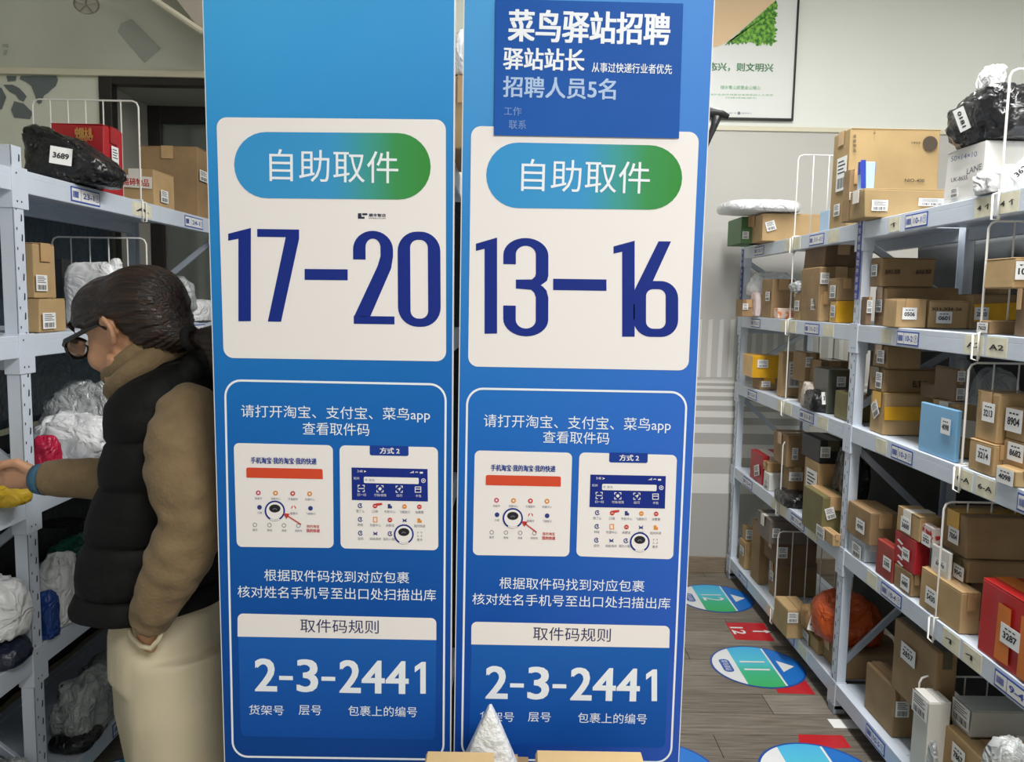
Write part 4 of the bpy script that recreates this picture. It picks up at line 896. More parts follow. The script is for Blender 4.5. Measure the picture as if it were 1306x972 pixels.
# --- left rack
def lc_(label, z0, xf, xl, xr, yt, **k): return carton('cardboard_parcel', label, -1, z0, xf, xl, xr, yt, **k)
M1, M2, M3, M4, M5 = LV_L
rl, zrl = lc_('bright red carton with gold print behind the black bag, left top shelf', M1, 155, 131, 64, 158, s=.012, body=REDP, tape=mat('red_tape', (166, 40, 44), .2), seam='x', tags=(('a', 147, 203, .05, .085, '', 0, None, True, None, False),))
deco(rl, 'gold_print', mat('gold_print', (196, 150, 84), .4), 'c', [it_text('中国大礼', 96, 169, 118, 169.5, .03, .04), it_text('MEIJIU', 97, 177, 118, 177.5, .018, .02)])
lb_, zlb = lc_('brown carton with white tape lettered in red, left top shelf', M1, 222, 196, 150, 216, s=.03, col='a', tape='white', tags=(T('c', 172, 228, '', .0001, .0001),)[:0] + (T('a', 210, 251, '', .07, .05),), Yn=None)
deco(lb_, 'white_tape', TAPES['white'], 'c', [it_poly((152, 222), (194, 226), (194, 241), (152, 238))])
deco(lb_, 'tape_lettering', REDINK, 'c', [it_text('易碎物品', 157, 231, 190, 233.5, .026, .03)])
bb_, zbb = lc_('large brown carton at the far end of the left top shelf beside the blue board', M1, 266, 252, 175, 187, s=.03, col='b', tape='clear', seam='y', tags=(T('a', 260, 225, '', .10, .05),))
l2, zl2 = lc_('brown carton at the bottom of the pair on the left second shelf, small black print', M2, 83, 50, 10, 381, s=.03, col='a', tape=None, seam='x', tags=(T('a', 63, 409, '', .07, .05),))
lc_('brown carton with clear tape on top of the pair on the left second shelf', zl2, 69, 42, 8, 309, s=.045, col='a', seam='x', tags=(T('a', 53, 361, '', .06, .05),))
lc_('small brown parcel in the distance on the left second shelf beside the blue board', M2, 233, 226, 202, 371, s=.05, col='a', h=.04, tape=None)
lc_('black slim box standing behind the two brown cartons, left second shelf', M2, (.05,), 80, 66, 330, s=.10, body=BLACKP, tape=None, flaps=False, Yn=2.6)
# --- foreground cartons standing before the boards
def fg(label, x0, x1, yt, Yn, ln, z0, **k):
    P0, P1_ = castY(x0, yt, Yn), castY(x1, yt, Yn)
    return carton('cardboard_parcel', label, 1, z0, (ln,), x0, x1, yt, s=0, Yn=Yn, width=P1_.x-P0.x, **k)

# the things the cartons stand on in front of the boards: two packed cartons and a white pouch between them
def fgc(label, x0, x1, yb, Yb, ln, top=None, **k):
    A_, B2 = castY(x0, yb, Yb), castY(x1, yb, Yb)
    return carton('cardboard_parcel', label, 1, 0, (ln,), x0, x1, 960, s=0, Yn=Yb-ln, width=B2.x-A_.x, h=A_.z if top is None else top, **k)
f1 = fgc('tall brown carton with a dark tape mark at the lower picture edge below the gap', 530, 616, 957, 1.20, .16, body=mat('cardboard_fresh', (206, 176, 126), .7, var=.06, scale=6), tape='dark', seam='x')
f2 = fgc('tall tan carton at the lower picture edge before the right board', 692, 826, 956, 1.19, .20, body=mat('cardboard_fresh', (206, 176, 126)), tape='clear', seam='x')
f3 = fgc('brown carton between the two tall ones under the pointed white pouch', 622, 672, 960, 1.27, .12, top=.74, col='b', tape='clear')

# ================================================================== POLY BAGS
def ridge(m, sc_=16, st=.6, dist=.012):
    N = m.node_tree.nodes; L = m.node_tree.links; b = N['Principled BSDF']
    tc = N.new('ShaderNodeTexCoord'); n = N.new('ShaderNodeTexNoise'); n.inputs['Scale'].default_value = sc_; n.inputs['Detail'].default_value = 2.5; n.inputs['Distortion'].default_value = 1.2
    L.new(tc.outputs['Object'], n.inputs['Vector'])
    a = N.new('ShaderNodeMath'); a.operation = 'SUBTRACT'; a.inputs[1].default_value = .5; L.new(n.outputs[0], a.inputs[0])
    c = N.new('ShaderNodeMath'); c.operation = 'ABSOLUTE'; L.new(a.outputs[0], c.inputs[0])
    bp = N.new('ShaderNodeBump'); bp.invert = True; bp.inputs['Strength'].default_value = st; bp.inputs['Distance'].default_value = dist
    L.new(c.outputs[0], bp.inputs['Height']); L.new(bp.outputs[0], b.inputs['Normal'])
FILM = {'black': mat('black_film', (26, 26, 29), .28, var=.15, scale=5, bump=.5, bscale=14, coat=.3, bdist=.03),
        'white': mat('white_film', (232, 233, 234), .35, var=.03, scale=5, bump=.35, bscale=12, bdist=.03),
        'grey': mat('grey_film', (168, 172, 172), .3, var=.12, scale=6, bump=.5, bscale=13, coat=.25, bdist=.03),
        'clear': mat('cloudy_film', (178, 182, 182), .2, var=.18, scale=9, bump=.6, bscale=16, coat=.4, bdist=.03),
        'yellow': mat('yellow_film', (206, 168, 36), .35, var=.12, bump=.4, bscale=12),
        'green': mat('dark_green_film', (24, 78, 62), .35, var=.12, bump=.4, bscale=12),
        'pink': mat('crimson_film', (182, 28, 66), .35, var=.10, bump=.4, bscale=12),
        'blue': mat('blue_film', (26, 62, 132), .35, var=.12, bump=.4, bscale=12),
        'orange': mat('orange_film', (206, 88, 34), .4, var=.12, bump=.4, bscale=10)}
for k_, m_ in FILM.items(): ridge(m_, 14 if k_ != 'clear' else 20, .9, .03)
def bag(label, x0, x1, yt, z0, Y, dep, col, lumps=.16, fold=7, seed=0, rz=0, tilt=0, power=.62, h=None, tags=(), seal=None, name='poly_mailer', cat='parcel bag', group=None, sub=44, side=1, ytr=None, taper=0, over=.02, slant=0):
    if z0 > .05 and Y > 1.7 and x0 > 700:
        while castY(x0, yt, Y).x < XR-over: Y += .01
    if z0 > .05 and Y > 1.7 and x1 < 300:
        while castY(x1, yt, Y).x > XL+over: Y += .01
    P0, P1_ = castY(x0, yt, Y), castY(x1, yt if ytr is None else ytr, Y)
    X0, X1 = P0.x, P1_.x; zt = z0+h if h else P0.z
    z0 += .002
    cx, hz = (X0+X1)/2, zt-z0; wx, wy = (X1-X0)/2, dep/2
    group = group or ('poly bags on the right rack' if cx > .9 else 'poly bags on the left rack' if cx < -.8 else None)
    r = thing(name, label, cat, (cx, Y+wy, z0), rz, group); W = WM[r.name]
    n = sub; vs = []; fs = []; hN = n//2
    sg = lambda v, p: math.copysign(abs(v)**p, v)
    off = Vector((seed*3.7, seed*1.3, 5))
    md = min(wx, wy, hz/2)
    for i in range(hN+1):
        th = math.pi*i/hN
        for k in range(n):
            ph = 2*math.pi*k/n
            u = Vector((sg(math.sin(th), power)*sg(math.cos(ph), power), sg(math.sin(th), power)*sg(math.sin(ph), power), sg(math.cos(th), power*1.25)))
            p = Vector((u.x*wx, u.y*wy, u.z*hz/2))
            q = Vector((u.x*1.3, u.y*1.3, u.z*.9))
            wq_ = q+Vector((noise.noise(q*2+off), noise.noise(q*2-off), noise.noise(q*2+off*2)))*.45
            d = noise.noise(q*1.2+off)*lumps*1.1 + (abs(noise.noise(wq_*fold*.36+off))*-2.6+.6)*lumps*.62 + (abs(noise.noise(wq_*fold*.85+off*2))*-2+.5)*lumps*.34
            nn = Vector((u.x/wx, u.y/wy, u.z/hz)).normalized()
            p += nn*d*md
            p.x += tilt*p.z
            vs.append(p)
    zmin = min(v.z for v in vs); zmax = max(v.z for v in vs); xm, xM = min(v.x for v in vs), max(v.x for v in vs)
    for v in vs:
        tz = (v.z-zmin)/(zmax-zmin); v.z = (tz-.2)/.8*hz
        if taper: v.x *= 1-taper*max(0, tz-.2)/.8; v.y *= 1-taper*.6*max(0, tz-.2)/.8
        if slant: v.z *= 1-slant*max(0, min(1, (v.x+wx)/(2*wx)))**1.3
        if v.z < .002: v.z = .0015+abs(noise.noise(v*9))*.002
        v.x = -wx+(v.x-xm)/(xM-xm)*2*wx
    for i in range(hN):
        for k in range(n): fs.append((i*n+k, (i+1)*n+k, (i+1)*n+(k+1) % n, i*n+(k+1) % n))
    mb = MB(); mb.add([W @ v for v in vs], fs); o = mb.build('bag_body', FILM[col] if isinstance(col, str) else col, r, smooth=True)
    if seal:                                     # flat welded flap at one end
        sx, zc, hw = seal; m2 = MB(); N = 9; rows = []
        for a in range(4):
            rows.append([W @ Vector((sx*(wx*.8+a*.3*wx*.35), -wy*.55+wy*1.1*b/(N-1), hz*zc+hw*math.sin(b*1.3+a)*.35+.012*noise.noise(Vector((a, b*.8, seed))))) for b in range(N)])
        v2 = [p for rw in rows for p in rw]; m2.add(v2, [(a*N+b, a*N+b+1, (a+1)*N+b+1, (a+1)*N+b) for a in range(3) for b in range(N-1)])
        so = m2.build('flap', FILM[col] if isinstance(col, str) else col, r, smooth=True); sm = so.modifiers.new('thick', 'SOLIDIFY'); sm.thickness = .003
    if tags:
        dg = None; from mathutils.bvhtree import BVHTree
        bv = BVHTree.FromPolygons([W @ v for v in vs], fs)
        for (px, py, w_, h_, code, rot) in tags:
            d = (Fw + Rt*((px-653)/FPX) - Up*((py-486)/FPX)).normalized()
            hit = bv.ray_cast(EYE, d)
            if hit[0] is None: continue
            N3 = hit[1]; N3 = N3 if N3.dot(d) < 0 else -N3
            N3 = (N3*.5-d*.5).normalized()
            uz = Vector((0, 0, 1)); ux = uz.cross(N3).normalized()*1; uy = N3.cross(ux)
            if ux.dot(Rt) < 0: ux = -ux
            if uy.z < 0: uy = -uy
            vx = ux*math.cos(rot)+uy*math.sin(rot); vy = uy*math.cos(rot)-ux*math.sin(rot)
            # sheet draped on the film
            g = 6; pv = []
            for a in range(g+1):
                for b in range(g+1):
                    q = hit[0]+vx*w_*(a/g-.5)+vy*h_*(b/g-.5)+N3*.05
                    hh = bv.ray_cast(q, -N3, .12); pv.append(hit[0]+vx*w_*(a/g-.5)+vy*h_*(b/g-.5)+N3*(.05-(hh[3] if hh[0] else .05)))
            hs = [(p-hit[0]).dot(N3) for p in pv]; hm = min(.02, max(hs))
            pv = [p+N3*(max(hh_, hm)-hh_+.001) for p, hh_ in zip(pv, hs)]
            m3 = MB(); m3.add(pv, [(a*(g+1)+b, (a+1)*(g+1)+b, (a+1)*(g+1)+b+1, a*(g+1)+b+1) for a in range(g) for b in range(g)])
            lb = m3.build('shipping_label', WHITEP, r, smooth=True)
            m4 = MB(); put_text(m4, code, hit[0]-vx*w_*.36, hit[0]+vx*w_*.36, h_*.34, vy, .03, 0, (0, 0, 0))
            nv = []
            for v in m4.v:
                q = Vector(v); nv.append(q+N3*(hm+.0022-(q-hit[0]).dot(N3)))
            m4.v = nv; m4.build('lettering', INK, lb)
    return r, zt
# right rack
bag('big black bin-bag parcel with an address label on top of the LANE carton', 1268, 1400, 86, zl, 2.02, .28, 'black', .22, 7, 1, power=.72, sub=64, tags=((1229, 152, .062, .03, '0181', -1.25),))
bag('small white bag lying on the top shelf edge at the right, label 3624', 1266, 1330, 204, L1, 1.90, .11, 'white', .22, 6, 2, tags=((1302, 218, .06, .04, '3624', .8),))
bag('translucent white bag tip on top of the big black bag', 1263, 1293, 77, castY(1280, 112, 2.2).z, 2.2, .08, 'white', .2, 5, 3)
bag('long white padded bag lying across the cartons at the far end of the top shelf', 929, 1031, 250, max(zg_, zl_)+.003, 3.72, .30, 'white', .16, 5, 4, power=.5, sub=52, over=.3)
bag('white plastic roll lying behind the tall brown carton on the second shelf, far bay', 957, 1022, 345, L2+.10, 3.9, .12, 'white', .2, 6, 5)
bag('pinkish white bag squeezed beside the tall brown carton on the second shelf', 963, 974, 372, L2, 3.80, .10, mat('pink_white_film', (222, 202, 200), .4, var=.12, bump=.3), .2, 6, 6)
bag('crumpled grey-brown bag folded over the small cartons on the second shelf, far bay', 1014, 1044, 357, zc1+.002, 3.42, .10, 'grey', .3, 7, 7)
bag('black bag on the third shelf of the far bay with a white label', 1038, 1080, 498, L3, 3.10, .14, 'black', .18, 6, 8, power=.5, tags=((1055, 508, .04, .05, '3340', .1),))
bag('brown bag patterned white under the pile on the third shelf, far bay', 1029, 1056, 488, L3, 3.26, .10, mat('kraft_film', (176, 158, 140), .45, rgb2=(220, 214, 206), scale=30), .2, 6, 9)
bag('tall grey bag behind the front cartons on the third shelf, nearer bay', 1230, 1252, 458, L3+.02, 2.45, .10, 'grey', .25, 7, 10)
bag('clear film wrapped pile at the back right of the third shelf', 1254, 1310, 470, L3+.06, 2.35, .10, 'clear', .25, 7, 11)
bag('black wrinkled bag hanging over the fourth shelf edge, far bay, label on its front', 1004, 1044, 632, L4-.005, 3.12, .22, 'black', .16, 6, 12, power=.5, tags=((1018, 650, .045, .05, '4452', .15),))
bag('black bag at the back of the fourth shelf behind the middle post', 1082, 1120, 570, L4+.11, 2.95, .16, 'black', .25, 6, 13)
bag('large orange bag at the back of the bottom shelf behind the middle post', 1057, 1142, 772, zpp, 2.87, .26, 'orange', .2, 5, 14, power=.7)
bag('kraft paper packet leaning on the flat boxes, bottom shelf far bay, white label', 1030, 1060, 776, castY(1040, 818, 3.0).z, 3.02, .10, mat('kraft_paper', (176, 136, 92), .6, var=.12, bump=.4, bscale=12), .2, 6, 15, power=.55, tags=((1037, 795, .04, .06, '3380', -.3),))
bag('crumpled clear bag between the cartons at the front of the bottom shelf', 1190, 1204, 950, L5, 1.95, .10, 'clear', .3, 7, 16)
bag('wrinkled clear film on the large cartons in the lower right corner', 1268, 1340, 955, L5, 1.56, .08, 'clear', .3, 7, 17)
# bag behind the boards' gap and its carton
carton('cardboard_parcel', 'brown carton seen in the gap between the two sign boards', 1, L1-.0, (.3,), 560, 612, 97, s=0, Yn=1.6, col='a', width=.12)
bag('white bag seen at the top of the gap between the two sign boards', 560, 616, 22, castY(585, 97, 1.6).z+.003, 1.6, .2, 'white', .2, 6, 18)
# foreground pouch
bag('white woven pouch with a pointed top at the lower left corner of the right board', 586, 664, 908, f3[1], 1.21, .05, mat('woven_white', (226, 230, 232), .5, var=.05, bump=.5, bscale=60), .06, 5, 19, power=.5, taper=.93)
# left rack
bag('black wrapped bag with a white label at the near end of the left top shelf', 6, 132, 140, M1, 2.24, .19, 'black', .22, 6, 20, power=.6, slant=.62, over=.10, tags=((78, 202, .055, .05, '3689', -.1),), sub=56)
bag('tall frosted mailer standing on the left second shelf above the woman\'s forehead', 76, 146, 332, M2, 2.30, .07, 'white', .14, 7, 21, power=.45, tags=())
bag('small crumpled white bag tip beside the frosted mailer, left second shelf', 132, 153, 328, M2+.02, 2.26, .05, 'white', .3, 8, 22)
bag('white mailer behind the woman\'s head on the left second shelf', 166, 206, 346, M2, 2.5, .16, 'white', .16, 5, 23)
bag('grey mailer behind the diagonal brace on the left second shelf', 196, 240, 350, M2+.045, 3.08, .12, 'grey', .2, 6, 24)
bag('white wrapped box-shaped bag near the blue board on the left second shelf', 208, 254, 381, M2, 2.62, .22, 'white', .10, 6, 25, power=.42)
bag('large silver-grey garment bag at the back of the left third shelf', 26, 146, 486, M3, 2.40, .24, 'clear', .26, 7, 26, power=.7, sub=56)
bag('glossy white mailer lying in front on the left third shelf', 28, 124, 527, M3, 2.08, .16, 'white', .24, 7, 27, power=.6, sub=56)
bag('crimson bag peeping out below the glossy white mailer by the post', 28, 65, 557, M3, 2.06, .07, 'pink', .2, 5, 28)
bag('yellow bag at the back of the left third shelf beside the vest', 120, 156, 482, M3, 2.75, .18, 'yellow', .2, 6, 29)
bag('yellow bag on the near left third shelf below the hand', -90, 21, 622, M3, 1.92, .10, 'yellow', .2, 5, 30, over=.06)
bag('dark green bag on the left fourth shelf behind the vest', 38, 110, 694, M4, 2.36, .2, 'green', .16, 5, 31)
bag('black bag in the shade on the left fourth shelf above the green one', 36, 92, 676, M4+.16, 2.62, .14, 'black', .2, 6, 41)
bag('white net-like bag against the post on the left fourth shelf', 36, 80, 712, M4, 2.14, .12, 'white', .3, 9, 32)
bag('blue bag at the front of the left fourth shelf by the post', 40, 65, 757, M4, 2.085, .05, 'blue', .2, 6, 33)
bag('white mailer on the near left fourth shelf', -90, 15, 742, M4+.072, 1.92, .12, 'white', .2, 6, 34, over=.06)
bag('dark blue bag below the white mailer on the near left fourth shelf', -90, 14, 776, M4, 1.92, .12, mat('midnight_film', (24, 30, 52), .35, bump=.4), .2, 6, 35, h=.07, over=.06)
bag('flat white and orange sleeve lying on the left fourth shelf', 44, 76, 785, M4, 2.18, .12, 'white', .1, 5, 42, h=.018)
bag('large cloudy mailer at the back of the left bottom shelf', 86, 154, 852, M5, 2.62, .2, 'clear', .3, 7, 36, power=.7, sub=52)
bag('cloudy silver mailer at the front of the left bottom shelf', 50, 116, 878, M5, 2.30, .24, 'clear', .28, 8, 37, power=.65, sub=52)
bag('black folded bag on the edge of the left bottom shelf by the post', 52, 108, 930, M5, 2.06, .14, 'black', .12, 5, 38, h=.05)
bag('blue sack on the floor under the left rack by the post', -30, 92, 934, .0, 1.80, .10, 'blue', .15, 5, 39, h=.115)
bag('grey mailer on the near left bottom shelf', -90, 24, 880, M5, 1.92, .12, 'grey', .25, 7, 40, h=.16, over=.06)
def sheet(x0, x1, Y, z0, z1, m, r, n=20, amp=.012):
    mb = MB(); vs = []
    for a in range(n+1):
        for b in range(n+1):
            y = x0+(x1-x0)*a/n; z = z0+(z1-z0)*b/n
            vs.append((Y+amp*noise.noise(Vector((y*9, z*4, 3)))+amp*.6*math.sin(y*30+z*4), y, z))
    mb.add(vs, [(a*(n+1)+b, (a+1)*(n+1)+b, (a+1)*(n+1)+b+1, a*(n+1)+b+1) for a in range(n) for b in range(n)])
    o = mb.build('sheet', m, r, smooth=True); s = o.modifiers.new('t', 'SOLIDIFY'); s.thickness = .002; return o
for lb3, z0_3, z1_3, m3_, ya, yb_ in (('added dark grey sheet standing in for shade behind the lower right shelves', .1, L2-.05, mat('shade_backing_dark', (58, 58, 57), .7, var=.1), 1.45, 3.7), ('added grey sheet standing in for shaded wall behind the second shelf, right rack', L2-.02, L1-.05, mat('shade_backing_grey', (92, 96, 98), .6, var=.08), 1.45, 3.3)):  # added sheets, their dark tones stand in for shade behind the right rack
    s3 = thing('back_sheet', lb3, 'plastic sheet', (XR+DEP+.05, 2.6, z0_3)); _X = XR+DEP+.05  # added sheets, standing in for shade behind the right rack
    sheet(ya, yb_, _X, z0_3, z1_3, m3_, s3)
# orange print on the sleeve, black sheet covers behind the left shelves
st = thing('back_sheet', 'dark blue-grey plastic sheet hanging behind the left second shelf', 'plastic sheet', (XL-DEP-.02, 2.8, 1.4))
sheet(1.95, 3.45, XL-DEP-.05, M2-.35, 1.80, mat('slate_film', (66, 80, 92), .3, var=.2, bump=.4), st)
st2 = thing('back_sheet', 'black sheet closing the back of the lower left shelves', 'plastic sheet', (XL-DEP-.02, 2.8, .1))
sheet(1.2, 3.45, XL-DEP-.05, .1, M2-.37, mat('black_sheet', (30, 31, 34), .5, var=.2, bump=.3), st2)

# ================================================================== FLOOR STICKERS
def decal_mat(name, rgb): return mat(name, rgb, .3, var=.03)
D_BL, D_W = decal_mat('decal_blue', (30, 112, 196)), decal_mat('decal_white', (224, 226, 226))
TEAL = gradmat('decal_teal', [(0, (62, 170, 96)), (.35, (66, 176, 130)), (.6, (84, 188, 208)), (1, (76, 172, 220))], 1, -.19, .19, .3)
def floor_sticker(num, X, Y, label, r=.192):
    t = thing('floor_sticker', label, 'floor sticker', (X, Y, 0), 0, 'round numbered floor stickers')
    def c(rr, n=48): return [(rr*math.cos(2*math.pi*i/n), rr*math.sin(2*math.pi*i/n)) for i in range(n)]
    def clip(rr, a, b):
        pts = []; n = 40; th0 = math.acos(max(-1, min(1, b/rr))); th1 = math.acos(max(-1, min(1, a/rr)))
        for i in range(n+1): th = th0+(th1-th0)*i/n; pts.append((rr*math.cos(th), rr*math.sin(th)))
        return pts+[(x, -y) for x, y in pts[::-1]]
    def pl(pts, z, nm, m): return MB().ngon([(X+x, Y+y, z) for x, y in pts]).build(nm, m, t)
    mb = MB().prism([(X+x, Y+y, .0006) for x, y in c(r)], (0, 0, .0008)); mb.build('vinyl_disc', decal_mat('decal_rim', (28, 76, 156)), t)
    r2 = r*.955
    pl(clip(r2, -r2, -.085), .0018, 'white_segment', D_W); pl(clip(r2, -.085, .062), .0018, 'green_segment', TEAL); pl(clip(r2, .070, r2), .0018, 'blue_segment', D_BL)
    pl([(.062, -.17), (.070, -.17), (.070, .17), (.062, .17)], .0019, 'divider_line', D_W)
    pl([(.092, -.052), (.152, 0), (.092, .052)], .0024, 'triangle', D_W)
    pl(rrect2(-.150, -.058, -.108, .058, .018, 6), .0024, 'pill', decal_mat('decal_pill', (44, 88, 170)))
    mb = MB(); put_text(mb, '菜鸟驿站', (X-.129, Y+.048, .0030), (X-.129, Y-.048, .0030), .026, (1, 0, 0), 0); mb.build('lettering', D_W, t)
    mb = MB()
    put_text(mb, num, (X-.012, Y+.042, .0030), (X-.012, Y-.042, .0030), .105, (1, 0, 0), 0); mb.build('numerals', D_W, t)
    return t
def sc(px, py): return castZ(px, py, 0)
q = sc(966, 850); floor_sticker('11', q.x, q.y, 'round floor sticker numbered 11 in the right aisle')
q = sc(912, 763); floor_sticker('12', q.x, q.y, 'round floor sticker numbered 12 at the far end of the right aisle')
q = sc(1046, 990); floor_sticker('10', q.x, q.y, 'round floor sticker in the right aisle cut by the bottom of the picture')
q = sc(842, 988); floor_sticker('13', q.x, q.y, 'round floor sticker half hidden by the right sign board')
q = sc(165, 1010); floor_sticker('23', q.x-.02, q.y, 'round floor sticker by the woman\'s feet in the left aisle')
REDV = decal_mat('decal_red', (186, 32, 40))
def red_tag(qd, label, text=None):
    P_ = [sc(*p) for p in qd]; c = sum(P_, Vector())/4
    t = thing('floor_sticker', label, 'floor sticker', (c.x, c.y, 0), 0, 'red floor stickers')
    MB().prism([(p.x, p.y, .0001) for p in P_[::-1]], (0, 0, .0004)).build('vinyl_sheet', REDV, t)
    if text:
        mb = MB(); put_text(mb, text, (c.x-.05, c.y+.045, .0011), (c.x-.05, c.y-.035, .0011), .06, (1, 0, 0), .02)
        for k in (0,): mb.ngon([(c.x+.015+a, c.y+b, .0011) for a, b in ((0, -.006), (.055, -.006), (.055, -.018), (.085, 0), (.055, .018), (.055, .006), (0, .006))])
        mb.build('lettering', D_W, t)
red_tag([(925, 794), (974, 795), (988, 818), (938, 816)], 'red rectangular floor sticker with 12 and an arrow, behind the round sticker 11', '12')
red_tag([(985, 868), (1027, 868), (1040, 886), (992, 884)], 'red floor sticker half covered by the round sticker 11')
red_tag([(1018, 937), (1074, 938), (1086, 954), (1020, 956)], 'red floor sticker behind the cut round sticker at the bottom of the picture')
c = sc(1077, 924); o = MB().box(c.x-.05, c.x+.05, c.y-.03, c.y+.03, .001, .003).build('paper_scrap', WHITEP, loc=(c.x, c.y, 0)); tag(o, 'scrap of white paper on the floor at the foot of the middle post', 'paper')

# ================================================================== WALL THINGS
# framed poster on the back wall
pw = YW-.004
a, b_ = castY(1009, 152, pw), castY(830, 150, pw); px1, pz0 = a.x, a.z; px0 = px1-.62; pz1 = pz0+.86
ps = thing('framed_poster', 'white poster with green grass corner and green lettering in a thin black frame', 'poster', ((px0+px1)/2, YW, pz0))
MB().box(px0, px1, pw-.012, pw, pz0, pz1).build('poster_sheet', mat('poster_white', (238, 241, 238), .3), ps)
for x0, x1, z0, z1 in ((px0-.012, px1+.006, pz0-.012, pz0), (px0-.012, px1+.006, pz1, pz1+.012), (px0-.012, px0, pz0, pz1), (px1-.004, px1+.006, pz0, pz1)):
    MB().box(x0, x1, pw-.02, pw, z0, z1).build('frame_bar', mat('frame_black', (30, 30, 32), .4), ps, bevel=.002)
PY = pw-.0135
def wp(x, y, l=0): return castY(x, y, PY-.0006*l)
MB().ngon([wp(x, y) for x, y in ((860, -40), (988, -40), (989, 1), (924, 56), (912, 60), (900, 60), (860, 60))]).build('beige_print', gradmat('poster_beige', [(0, (240, 208, 168)), (1, (250, 226, 190))], 2, .5, 1.0), ps)
GRS = mat('grass_print', (40, 112, 30), .5, rgb2=(140, 200, 70), scale=60, lo=.4, hi=.62)
gp = [(990, 0)]; rnd = random.Random(5)
for i in range(28): gp.append((989+rnd.uniform(-2, 3.5), 2+i*52/28))
for i in range(34): gp.append((988-i*66/34, 55+rnd.uniform(-2, 4)))
MB().ngon([wp(x, y, 1) for x, y in gp]).build('grass_print', GRS, ps)
mb = MB()
DG = mat('print_green', (60, 130, 80), .5); PG = mat('print_pale_green', (150, 200, 160), .5)
put_text(mb, '生态兴，则文明兴', wp(892, 84.5, 1), wp(986, 86.5, 1), .042, (0, 0, 1), .022); mb.build('lettering', DG, ps)
mb = MB(); put_text(mb, '绿水青山就是金山银山', wp(919, 111.3, 1), wp(969.5, 112, 1), .02, (0, 0, 1), .01)
put_text(mb, '保护生态环境建设美丽家园人人有责', wp(905, 120.5, 1), wp(986, 121.3, 1), .009, (0, 0, 1)); mb.build('small_lettering', PG, ps); mb = MB(); put_text(mb, '共建绿色城市', wp(925, 124.5, 1), wp(965, 125, 1), .008, (0, 0, 1))
mb.build('small_lettering', PG, ps)
mb = MB(); mb.ngon([wp(942.5+2*math.cos(i*.6), 144.3+2*math.sin(i*.6), 1) for i in range(10)]); put_text(mb, '公益广告', wp(927, 144.2, 1), wp(939, 144.2, 1), .007, (0, 0, 1)); put_text(mb, '宣传中心', wp(946, 144.4, 1), wp(959, 144.4, 1), .007, (0, 0, 1)); mb.build('footer_mark', GREY, ps)
# black clamp arm sticking out behind the right board
hk = thing('clamp_arm', 'black plastic clamp arm sticking out behind the right edge of the right board', 'bracket', castY(912, 160, 1.345))
hb = lambda x, y: castY(x, y, 1.345)
MB().tube([hb(888, 144), hb(908, 143), hb(918, 144), hb(929, 149)], [(.006, .004), (.008, .006), (.007, .006), (.004, .005)], 10).build('arm_head', mat('black_plastic', (34, 35, 38), .4), hk, smooth=True)
MB().tube([hb(914, 148), hb(911, 160), hb(905, 176), hb(896, 196)], [(.009, .006), (.006, .006), (.004, .005), (.004, .005)], 10).build('arm_stem', mat('black_plastic', (34, 35, 38), .4), hk, smooth=True)
# world map print on the left wall
MAPM = mat('map_print', (112, 121, 124), .6)
mp_ = MB(); YM = YWL-.0025
for pts in (((26, 97), (72, 97), (74, 102), (71, 110), (66, 114), (62, 118), (56, 122), (53, 131), (50, 133), (47, 130), (44, 120), (40, 110), (34, 105), (25, 101)),
            ((8, 97), (21, 97), (20, 103), (10, 104)), ((4, 108), (16, 108), (24, 112), (30, 118), (34, 123), (30, 130), (24, 127), (20, 121), (12, 117)), ((18, 129), (30, 132), (36, 138), (42, 144), (38, 152), (18, 150), (14, 140)), ((-10, 110), (2, 112), (8, 124), (2, 140), (-10, 135))):
    mp_.ngon([castY(x, y, YM) for x, y in pts])
o = mp_.build('wall_map', MAPM, loc=(-2.2, YWL-.003, 2.3)); tag(o, 'grey world map silhouette printed on the left rear wall', 'map')
PTC = []
for pts in (((154, 30), (168, 24), (205, 62), (184, 80), (172, 66), (150, 40)), ((3, 56), (11, 56), (11, 61), (3, 60)), ((5, 64), (10, 63), (8, 71), (4, 70))): PTC.append(pts)
for i_, pts in enumerate(PTC):
    o = MB().ngon([castY(x, y, YM) for x, y in pts]).build('wall_patch', mat('patch_grey', (178, 180, 170), .7), loc=tuple(castY(*pts[0], YM))); tag(o, ('large darker oblong patch on the grey wall above the trim', 'small grey mark on the upper left wall near the picture edge', 'tiny grey mark just below the small one on the upper left wall')[i_], 'wall patch')
# unlit spotlight
c = castY(110, 4, 3.0); sp = thing('spotlight', 'unlit cream spotlight pointing down at the top left of the picture', 'lamp', (c.x, 3.0, c.z))
ax = Vector((.35, -.45, -.82)).normalized(); SPM = mat('lamp_cream', (202, 198, 184), .4)
MB().tube([c-ax*.17, c-ax*.1, c], [.030, .037, .040], 20).build('lamp_body', SPM, sp, smooth=True)
MB().tube([c+ax*.0, c+ax*.006], [.038, .037], 20).build('lens', mat('lens_glass', (176, 172, 158), .15, coat=.6), sp)
rg = []; u1 = ax.orthogonal().normalized(); u2 = ax.cross(u1)
MB().tube([c+ax*.004+(u1*math.cos(k*.35)+u2*math.sin(k*.35))*.040 for k in range(18)], .0035, 6, closed=True).build('rim', mat('rim_metal', (150, 146, 130), .3, metal=.5), sp, smooth=True)
for k in range(5): 
    a = k*1.2566; p0 = c+ax*.008; MB().tube([p0, p0+(u1*math.cos(a)+u2*math.sin(a))*.036], .0015, 5).build('spoke', mat('rim_metal', (150, 146, 130)), sp)
MB().tube([c-ax*.16, c-ax*.16+Vector((0, 0, .12)), Vector((c.x, 3.0, 3.299))-Vector((0,0,0))], .008, 8).build('stem', SPM, sp, smooth=True)

